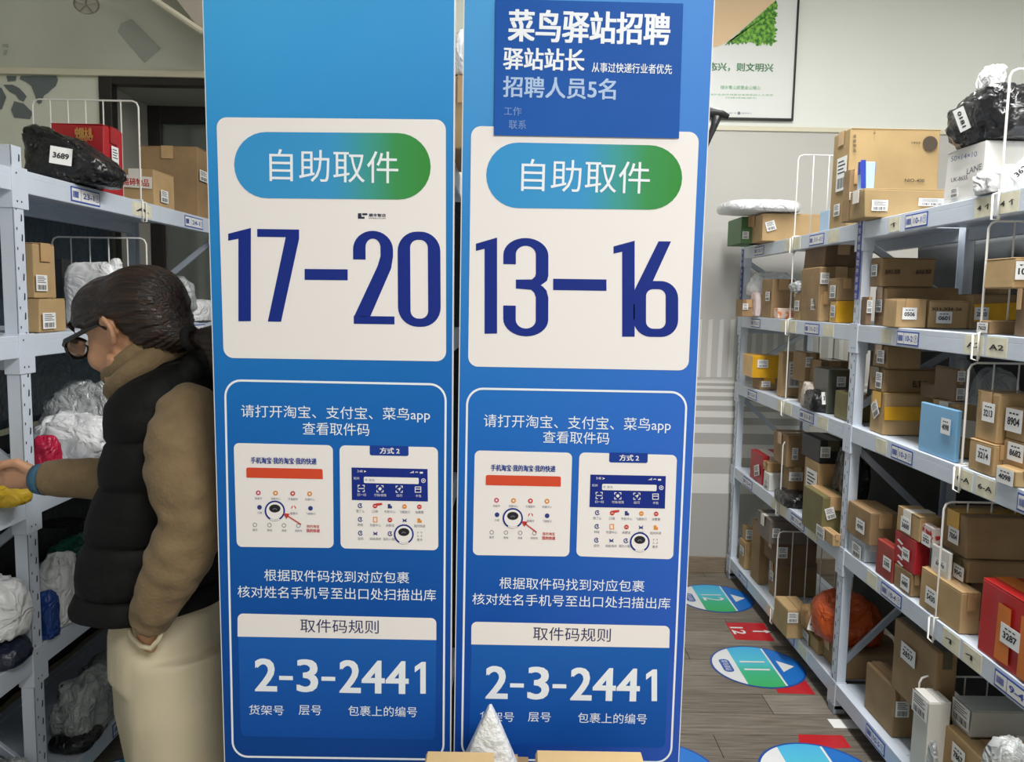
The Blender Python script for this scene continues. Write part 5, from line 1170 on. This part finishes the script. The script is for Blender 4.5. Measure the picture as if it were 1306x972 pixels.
# ================================================================== THE WOMAN
PYC = 1.60
def pp_(px, py, Y): return castY(px, py, Y)
SKIN = mat('skin', (196, 146, 112), .5, var=.06, scale=30, bump=.05, bscale=120)
wo = thing('person', 'woman in a black quilted vest and beige sweater bending towards the left shelf', 'person', (pp_(190, 600, PYC).x, PYC, 0))
def remesh(mb, name, m, parent, vox, smooth=6, post=None):
    me = bpy.data.meshes.new(name); me.from_pydata(mb.v, [], mb.f); me.update()
    o = bpy.data.objects.new('tmp', me); COL.objects.link(o)
    r = o.modifiers.new('r', 'REMESH'); r.mode = 'VOXEL'; r.voxel_size = vox; r.adaptivity = 0
    s_ = o.modifiers.new('s', 'SMOOTH'); s_.iterations = smooth; s_.factor = .5
    dg = bpy.context.evaluated_depsgraph_get(); dg.update()
    m2 = bpy.data.meshes.new_from_object(o.evaluated_get(dg)); m2.name = name
    bpy.data.objects.remove(o); bpy.data.meshes.remove(me)
    if post:
        for v in m2.vertices: v.co = post(v.co.copy(), v.normal.copy())
    m2.transform(WM[parent.name].inverted())
    m2.materials.clear()
    for q in (m if isinstance(m, list) else [m]): m2.materials.append(q)
    m2.polygons.foreach_set('use_smooth', [True]*len(m2.polygons)); m2.update()
    o = bpy.data.objects.new(name, m2); reg(o, parent); return o
# head frame: f forward, l left, u up
HC = pp_(168, 415, PYC-.02); HS = 1.03
f = Vector((-1, .40, -.36)).normalized(); u = (Vector((-.30, .05, 1)) - f*f.dot(Vector((-.30, .05, 1)))).normalized(); l = u.cross(f).normalized()
HM = Matrix(((f.x, l.x, u.x), (f.y, l.y, u.y), (f.z, l.z, u.z)))
def H(a, b, c): return HC + (f*a+l*b+u*c)*HS
def he(mb, c, rad, n=20): mb.ell(H(*c), [q*HS for q in rad], HM, n)
def ht(mb, pts, r, n=12): mb.tube([H(*p) for p in pts], [q*HS for q in r] if isinstance(r, (list, tuple)) else r*HS, n)
body = MB()
he(body, (-.012, 0, .02), (.092, .074, .082), 28)
he(body, (.045, 0, -.030), (.050, .056, .075), 24); he(body, (.040, 0, .03), (.052, .062, .05), 20)
he(body, (.068, 0, -.098), (.024, .026, .018)); he(body, (.062, .030, -.042), (.030, .026, .028)); he(body, (.062, -.030, -.042), (.030, .026, .028))
ht(body, [(.090, 0, .010), (.104, 0, -.018), (.114, 0, -.036), (.110, 0, -.046)], [.007, .009, .012, .011])
he(body, (.100, .010, -.044), (.010, .008, .007)); he(body, (.100, -.010, -.044), (.010, .008, .007))
he(body, (.092, 0, -.068), (.012, .022, .006)); he(body, (.090, 0, -.077), (.011, .018, .006)); he(body, (.080, 0, .018), (.015, .046, .010))
for sgn in (1, -1):
    ht(body, [(.0, sgn*.058, -.052), (.035, sgn*.044, -.085), (.068, sgn*.018, -.103)], [.017, .019, .018])
    # ear: rim, lobe, bowl
    ht(body, [(-0.010, sgn*.073, -.002), (-0.016, sgn*.082, .010), (-0.030, sgn*.087, .012), (-0.039, sgn*.087, -.004), (-0.035, sgn*.082, -.022), (-0.024, sgn*.076, -.034), (-0.016, sgn*.073, -.029)], [.005, .0055, .0055, .0055, .0055, .007, .005], 8)
    he(body, (-.024, sgn*.074, -.010), (.012, .006, .020), 12)
NB = pp_(205, 490, PYC+.0)                                    # base of the neck
ht(body, [(-.03, 0, -.03)], .05) if 0 else None
body.tube([H(-.02, 0, -.03), H(-.03, 0, -.08), NB+Vector((0, 0, .02)), NB+Vector((.03, 0, -.06))], [.054, .047, .046, .060], 20)
# torso, hips, legs inside the clothes
def J(px, py, Y): return pp_(px, py, Y)
body.tube([NB+Vector((.02, 0, -.02)), J(222, 560, PYC), J(225, 650, PYC), J(225, 730, PYC), J(225, 800, PYC)], [(.05, .07), (.075, .115), (.075, .105), (.07, .10), (.08, .11)], 24)
hipL, hipR = J(222, 800, PYC-.08), J(218, 800, PYC+.10)
kneeL = J(222, 950, PYC-.09); kneeL.z = .46; kneeR = Vector((J(190, 950, PYC+.10).x, PYC+.10, .46))
footL = Vector((kneeL.x+.03, PYC-.09, .09)); footR = Vector((kneeR.x+.02, PYC+.10, .09))
for hp, kn, ft in ((hipL, kneeL, footL), (hipR, kneeR, footR)): body.tube([hp, kn, ft], [.055, .048, .036], 16)
# left arm (near the camera) ends in the pocket, right arm (far) reaches forward
shL, elL, wrL = J(240, 556, PYC-.155), J(258, 655, PYC-.19), J(192, 792, PYC-.175)
shR, elR, wrR = J(205, 535, PYC+.15), J(152, 612, PYC+.20), J(52, 612, 1.80)
body.tube([J(240, 560, PYC-.08), shL, elL, wrL], [.04, .036, .034, .026], 14); body.tube([shR, elR, wrR], [.045, .038, .026], 14)
handc = J(188, 812, PYC-.155)
body.tube([wrL, handc, J(206, 846, PYC-.06)], [(.026, .026), (.030, .018), (.028, .016)], 14)
for k in range(4): body.tube([J(202+k*6-8, 842, PYC-.062), J(206+k*5-8, 866, PYC-.05), J(208+k*5-8, 885-abs(k-1)*4, PYC-.05)], [.009, .0085, .007], 8)
# reaching hand: palm, four bent fingers, thumb
hY = 1.82
palm = [J(52, 611, hY), J(30, 606, hY), J(10, 604, hY+.005)]
body.tube(palm, [(.022, .024), (.034, .018), (.036, .016)], 14)
for k, (dx, dy) in enumerate(((0, -12), (-3, -5), (-3, 2), (1, 9))):
    a_ = J(10+dx, 604+dy, hY+.002*k); b_ = J(-12+dx, 606+dy*1.15, hY+.012); c_ = J(-27+dx+(4 if k == 3 else 0), 613+dy*1.15, hY+.022); d_ = J(-35+dx+(7 if k == 3 else 0), 624+dy*1.1, hY+.026)
    body.tube([a_, b_, c_, d_], [.0100, .0092, .0085, .0075], 9)
body.tube([J(38, 600, hY-.012), J(20, 590, hY-.022), J(4, 593, hY-.026), J(-9, 602, hY-.024)], [.013, .0115, .0100, .0085], 10)
remesh(body, 'body', SKIN, wo, .0048, 4)
# eyes, brows, lips
for sgn in (1, -1):
    MB().ell(H(.079, sgn*.030, -.008), [q*HS for q in (.010, .011, .006)], HM, 14).build('eye', mat('eye_white', (226, 222, 214), .2), wo, smooth=True)
    MB().ell(H(.0895, sgn*.031, -.009), [q*HS for q in (.003, .005, .005)], HM, 10).build('iris', mat('iris_dark', (34, 24, 20), .2), wo, smooth=True)
    mb = MB(); ht(mb, [(.092, sgn*.014, .014), (.094, sgn*.032, .018), (.082, sgn*.048, .013)], [.0025, .003, .0018], 6); mb.build('eyebrow', mat('hair_brown', (36, 24, 20), .4), wo, smooth=True)
mb = MB(); ht(mb, [(.096, -.018, -.072), (.104, 0, -.071), (.096, .018, -.072)], [.002, .0042, .002], 8); mb.build('lips', mat('lip', (176, 98, 88), .45), wo, smooth=True)
# hair: drawn back to a tie at the nape
HAIR = mat('hair_brown_strands', (26, 17, 14), .38, rgb2=(66, 40, 28), scale=4, stretch=(2, 34, 34), bump=.35, bscale=7, coat=.1, lo=.45, hi=.75)
hair = MB()
he(hair, (-.034, 0, .024), (.098, .081, .080), 28); he(hair, (.022, 0, .046), (.084, .076, .058), 24)
he(hair, (-.066, 0, -.012), (.062, .064, .062), 22); he(hair, (-.088, 0, -.040), (.042, .044, .040), 18)
for sgn in (1, -1): ht(hair, [(.088, sgn*.012, .056), (.082, sgn*.044, .036), (.056, sgn*.064, .024), (.020, sgn*.075, .018), (-.02, sgn*.080, .010)], [.012, .012, .012, .011, .012], 10)
tie = H(-.128, .0, -.064)
hair.tube([H(-.07, 0, -.03), H(-.105, 0, -.052), tie], [.05*HS, .034*HS, .017], 16)
def hpost(c, n):
    q = HM.transposed() @ (c-HC)
    fr, uu = q.x/HS, q.z/HS
    lim = .012+max(0, fr-.02)*.30
    if fr > -.040 and uu < lim:                      # hairline: the face and the ear stay free
        k = min(1, (lim-uu)/.010)*min(1, (fr+.040)/.008)
        c = c.lerp(HC+(c-HC)*.80, k)
    ang = math.atan2(q.z+.03, q.y*1.2+1e-5); d = math.sin(ang*34+q.x*20+3*noise.noise(q*12))*.0011 + noise.noise(Vector((q.x*6, ang*9, 0)))*.003
    return c+n*d
remesh(hair, 'hair', HAIR, wo, .0042, 16, hpost)
MB().tube([tie+Vector((0.0, .0, .0))+(u*math.cos(k*.524)+l*math.sin(k*.524))*.017 for k in range(12)], .010, 10, closed=True).build('hair_tie', mat('black_elastic', (14, 14, 15), .8), wo, smooth=True)
pt = MB(); pt.tube([tie, tie+Vector((.035, -.01, .004)), tie+Vector((.060, -.012, -.03)), tie+Vector((.072, -.012, -.09)), tie+Vector((.075, -.01, -.15))], [(.014, .016), (.026, .024), (.028, .026), (.024, .022), (.010, .010)], 14)
pt.build('ponytail', HAIR, wo, smooth=True)
st_ = MB()
for k in range(6): ht(st_, [(.088, .030+k*.004, .050-k*.002), (.098, .040+k*.003, .034), (.092-k*.004, .048+k*.003, .016-k*.001)], [.0018, .0014, .0005], 5)
st_.build('loose_strands', HAIR, wo, smooth=True)
# glasses
GLB = mat('glasses_black', (16, 16, 18), .25)
gl = MB()
for sgn in (1, -1):
    ring = [(.118-abs(math.cos(t_))*.006, sgn*(.034+.026*math.cos(t_)), -.008+.020*math.sin(t_)) for t_ in [2*math.pi*k/18 for k in range(18)]]
    gl.tube([H(*p) for p in ring], .0036, 6, closed=True)
    ht(gl, [(.112, sgn*.060, .000), (.095, sgn*.070, .004), (.04, sgn*.076, .006), (-.004, sgn*.078, .008), (-.022, sgn*.080, -.006)], [.0050, .0050, .0042, .003, .003], 8)
ht(gl, [(.118, -.010, -.004), (.122, 0, -.001), (.118, .010, -.004)], .0026, 6)
go = gl.build('glasses', GLB, wo, smooth=True)
ln = MB()
for sgn in (1, -1): ln.ngon([H(.1165-abs(math.cos(t_))*.006, sgn*(.034+.024*math.cos(t_)), -.008+.018*math.sin(t_)) for t_ in [2*math.pi*k/16 for k in range(16)]])
ln.build('lens', mat('clear_lens', (225, 230, 232), .05, trans=.9), go)
# sweater: collar and both sleeves
KNIT = mat('beige_knit', (130, 110, 82), .9, var=.08, scale=40, bump=.35, bscale=150, sheen=.1, bdist=.006, spec=.2)
col = MB()
cf, cb = J(150, 488, PYC-.0), J(236, 436, PYC)
cc = (cf+cb)/2; axn = (cb-cf).normalized(); aw = Vector((0, 1, 0)); nrm = axn.cross(aw); nrm = nrm if nrm.z > 0 else -nrm
L_ = (cb-cf).length/2
for lay, (dr, dn, rr) in enumerate(((0, .014, .020), (.008, -.014, .024))):
    col.tube([cc+axn*(L_+dr)*math.cos(t_)+aw*(.080+dr)*math.sin(t_)+nrm*(dn+.01*math.cos(t_)) for t_ in [2*math.pi*k/28 for k in range(28)]], [(rr, rr*.62)]*28, 10, closed=True)
col.build('sweater_collar', KNIT, wo, smooth=True)
def lerp_path(P, R, n):
    """smooth catmull path with radii"""
    out, rad = [], []
    for i in range(len(P)-1):
        p0, p1, p2, p3 = P[max(i-1, 0)], P[i], P[i+1], P[min(i+2, len(P)-1)]
        for k in range(n):
            t = k/n; q = (p1*2+(p2-p0)*t+(p0*2-p1*5+p2*4-p3)*t*t+(p1*3-p0-p2*3+p3)*t**3)*.5
            out.append(q); ra, rb = R[i], R[i+1]; ra = ra if isinstance(ra, tuple) else (ra, ra); rb = rb if isinstance(rb, tuple) else (rb, rb)
            rad.append((ra[0]*(1-t)+rb[0]*t, ra[1]*(1-t)+rb[1]*t))
    out.append(P[-1]); rad.append(R[-1] if isinstance(R[-1], tuple) else (R[-1], R[-1])); return out, rad
def wrinkle(sc_, amp, seed, zs=1.0):
    def g(c, n):
        q = Vector((c.x*sc_, c.y*sc_, c.z*sc_*zs))+Vector((seed, 0, 0)); return c+n*(noise.noise(q)*amp+(.4-abs(noise.noise(q*.7))*1.6)*amp*.6)
    return g
sl = MB()
P_, R2 = lerp_path([J(246, 508, PYC-.08), J(241, 526, PYC-.13), J(231, 568, PYC-.185), J(236, 612, PYC-.20), J(245, 665, PYC-.20), J(226, 715, PYC-.205), J(203, 765, PYC-.195), J(190, 794, PYC-.18)],
                   [.030, .054, .062, .062, .058, .056, .046, .036], 6)
sl.tube(P_, R2, 26); remesh(sl, 'sleeve', KNIT, wo, .0065, 3, wrinkle(22, .006, 2, 1.6))
sl = MB()
P_, R2 = lerp_path([J(225, 530, PYC+.12), J(190, 590, PYC+.19), J(150, 610, PYC+.20), J(100, 609, 1.80), J(58, 611, 1.80)], [.06, .056, .050, .0445, .041], 6)
sl.tube(P_, R2, 24); remesh(sl, 'sleeve', KNIT, wo, .0065, 3, wrinkle(22, .005, 5))
cu = MB(); a_, b_ = J(60, 611, 1.80), J(48, 611, 1.805); cu.tube([a_, (a_+b_)/2, b_], [.038, .036, .034], 20); cu.build('blue_cuff', mat('teal_cuff', (62, 104, 128), .8, bump=.3, bscale=80), wo, smooth=True)
# vest: lofted rings with quilting grooves; front edge hangs forward and open
VEST = mat('black_quilt', (7, 7, 8), .7, var=.15, scale=8, bump=.2, bscale=34, spec=.3)
rings = [  # py at the front, front px, back px, half width (Y), tilt of the ring (back higher, px)
    (492, 206, 268, .075, -30), (500, 196, 276, .100, -30), (510, 188, 284, .130, -28), (524, 184, 290, .150, -22), (545, 182, 294, .160, -15), (570, 180, 296, .165, -8),
    (600, 175, 296, .168, -3), (630, 168, 294, .168, 0), (660, 161, 292, .168, 0), (690, 154, 290, .168, 0), (720, 147, 289, .170, 0), (750, 140, 289, .172, -2), (776, 134, 290, .175, -4), (784, 135, 289, .173, -6)]
def vring(i):
    k = min(int(i), len(rings)-2); t = i-k; return [rings[k][j]*(1-t)+rings[k+1][j]*t for j in range(5)]
NV, NR = 66, 56; vs = []
groove = [498, 566, 622, 690, 757]
for a in range(NV+1):
    py, xf_, xb_, hw, tl = vring(a/NV*(len(rings)-1))
    F_, B3 = J(xf_, py, PYC), J(xb_, py+tl, PYC); F_.z = J(xf_, py, PYC-.11).z; B3.z = J(xb_, py+tl, PYC-.11).z; C_ = (F_+B3)/2; ra = (B3-F_)/2
    g_ = sum(math.exp(-((py-q)/3.6)**2) for q in groove); puff = min(abs(py-q) for q in groove)
    for k in range(NR):
        th = 2*math.pi*k/NR; ct, sn = math.cos(th), math.sin(th)
        e = .90; cx_, sy_ = math.copysign(abs(ct)**e, ct), math.copysign(abs(sn)**e, sn)
        p = C_+ra*(-cx_)+Vector((0, -hw*sy_, 0)); dq = p-C_; aq = -.30; p = C_+Vector((dq.x*math.cos(aq)-dq.y*math.sin(aq), dq.x*math.sin(aq)+dq.y*math.cos(aq), dq.z))
        nn = (ra.normalized()*(-ct)+Vector((0, -sn, 0))).normalized()
        # the quilt seams follow the body a little, falling to the back
        wv = noise.noise(p*7)*.010+noise.noise(Vector((p.x*18, p.y*18, p.z*30)))*.004
        p += nn*(min(puff, 22)*.00028-.0075*g_+wv)
        vs.append(p)
fs = [(a*NR+k, a*NR+(k+1) % NR, (a+1)*NR+(k+1) % NR, (a+1)*NR+k) for a in range(NV) for k in range(NR)]
vb = MB(); vb.add(vs, fs); vo = vb.build('quilted_vest', VEST, wo, smooth=True); sm = vo.modifiers.new('t', 'SOLIDIFY'); sm.thickness = .012; sm.offset = -1
# stand-up collar / hood roll at the back and front placket with snaps
hc = MB(); c0 = J(226, 474, PYC); hc.tube([J(158, 522, PYC-.05), J(182, 514, PYC-.10), J(216, 497, PYC-.115), J(248, 472, PYC-.08), J(264, 456, PYC), J(252, 462, PYC+.08), J(222, 478, PYC+.115), J(186, 494, PYC+.105), J(162, 510, PYC+.06)], [(.010, .012), (.013, .014), (.018, .018), (.030, .022), (.034, .024), (.032, .024), (.022, .02), (.016, .016), (.010, .012)], 14)
remesh(hc, 'vest_collar', VEST, wo, .006, 4, wrinkle(16, .008, 9))
pk = MB()
for i in range(5):
    x_, y_ = ((150, 519), (134, 600), (121, 660), (105, 716), (97, 771))[i]; pk.ell(castY(x_+3, y_, PYC-.075), (.005, .004, .005), None, 10)
pk.build('snaps', mat('snap_metal', (120, 120, 124), .3, metal=.7), wo, smooth=True, kind='stuff')
# trousers
PANT = mat('cream_trousers', (204, 192, 164), .85, var=.04, scale=6, bump=.05, bscale=200, sheen=.1)
tr_ = MB()
tr_.tube([J(224, 745, PYC), J(222, 790, PYC), J(222, 840, PYC)], [(.100, .150), (.108, .168), (.108, .172)], 28)
xk = kneeL.x
tr_.tube([J(222, 830, PYC-.08), J(226, 900, PYC-.09), J(234, 980, PYC-.09), Vector((J(240, 980, PYC-.09).x, PYC-.09, .30)), Vector((J(242, 980, PYC-.09).x, PYC-.09, .07))], [(.100, .098), (.100, .096), (.092, .090), (.085, .085), (.080, .082)], 26)
tr_.tube([J(212, 830, PYC+.09), J(204, 900, PYC+.10), J(214, 960, PYC+.10), Vector((J(222, 980, PYC+.1).x, PYC+.10, .30)), Vector((J(226, 980, PYC+.1).x, PYC+.10, .07))], [(.108, .09), (.094, .088), (.084, .085), (.080, .082), (.078, .08)], 26)
def tpost(c, n):
    q = c*1.0; d = noise.noise(Vector((q.x*15+q.z*3, q.y*11, q.z*2.4)))*.009+(.35-abs(noise.noise(Vector((q.x*9+4-q.z*2, q.y*8, q.z*2.2))))*1.5)*.006
    return c+n*d
remesh(tr_, 'trousers', PANT, wo, .007, 4, tpost)
pr_ = MB(); pk_ = [J(163, 796, PYC-.168), J(168, 812, PYC-.178), J(180, 824, PYC-.184), J(193, 827, PYC-.186), J(203, 815, PYC-.188), J(210, 795, PYC-.186)]
pr_.tube(pk_, [.004, .005, .0055, .0055, .005, .004], 8); pr_.build('pocket_hem', PANT, wo, smooth=True)
for ft, x_ in ((footL, J(242, 980, PYC-.09).x), (footR, J(226, 980, PYC+.1).x)):
    sh = MB(); sh.tube([Vector((x_+.06, ft.y, .045)), Vector((x_, ft.y, .05)), Vector((x_-.09, ft.y, .042)), Vector((x_-.155, ft.y, .032)), Vector((x_-.18, ft.y, .028))], [(.040, .036), (.048, .042), (.038, .045), (.028, .040), (.015, .02)], 16)
    sh.box(x_-.18, x_+.095, ft.y-.04, ft.y+.04, .002, .02); remesh(sh, 'shoe', mat('shoe_white', (210, 208, 204), .6), wo, .006, 3)


MB().box(-.40, .25, 1.95, 1.97, .02, LV_R[0]-.06).build('gap_shade_panel', mat('gap_shade_black', (24, 24, 26), .7), RC)  # added black panel, darkens the view through the gap between the boards
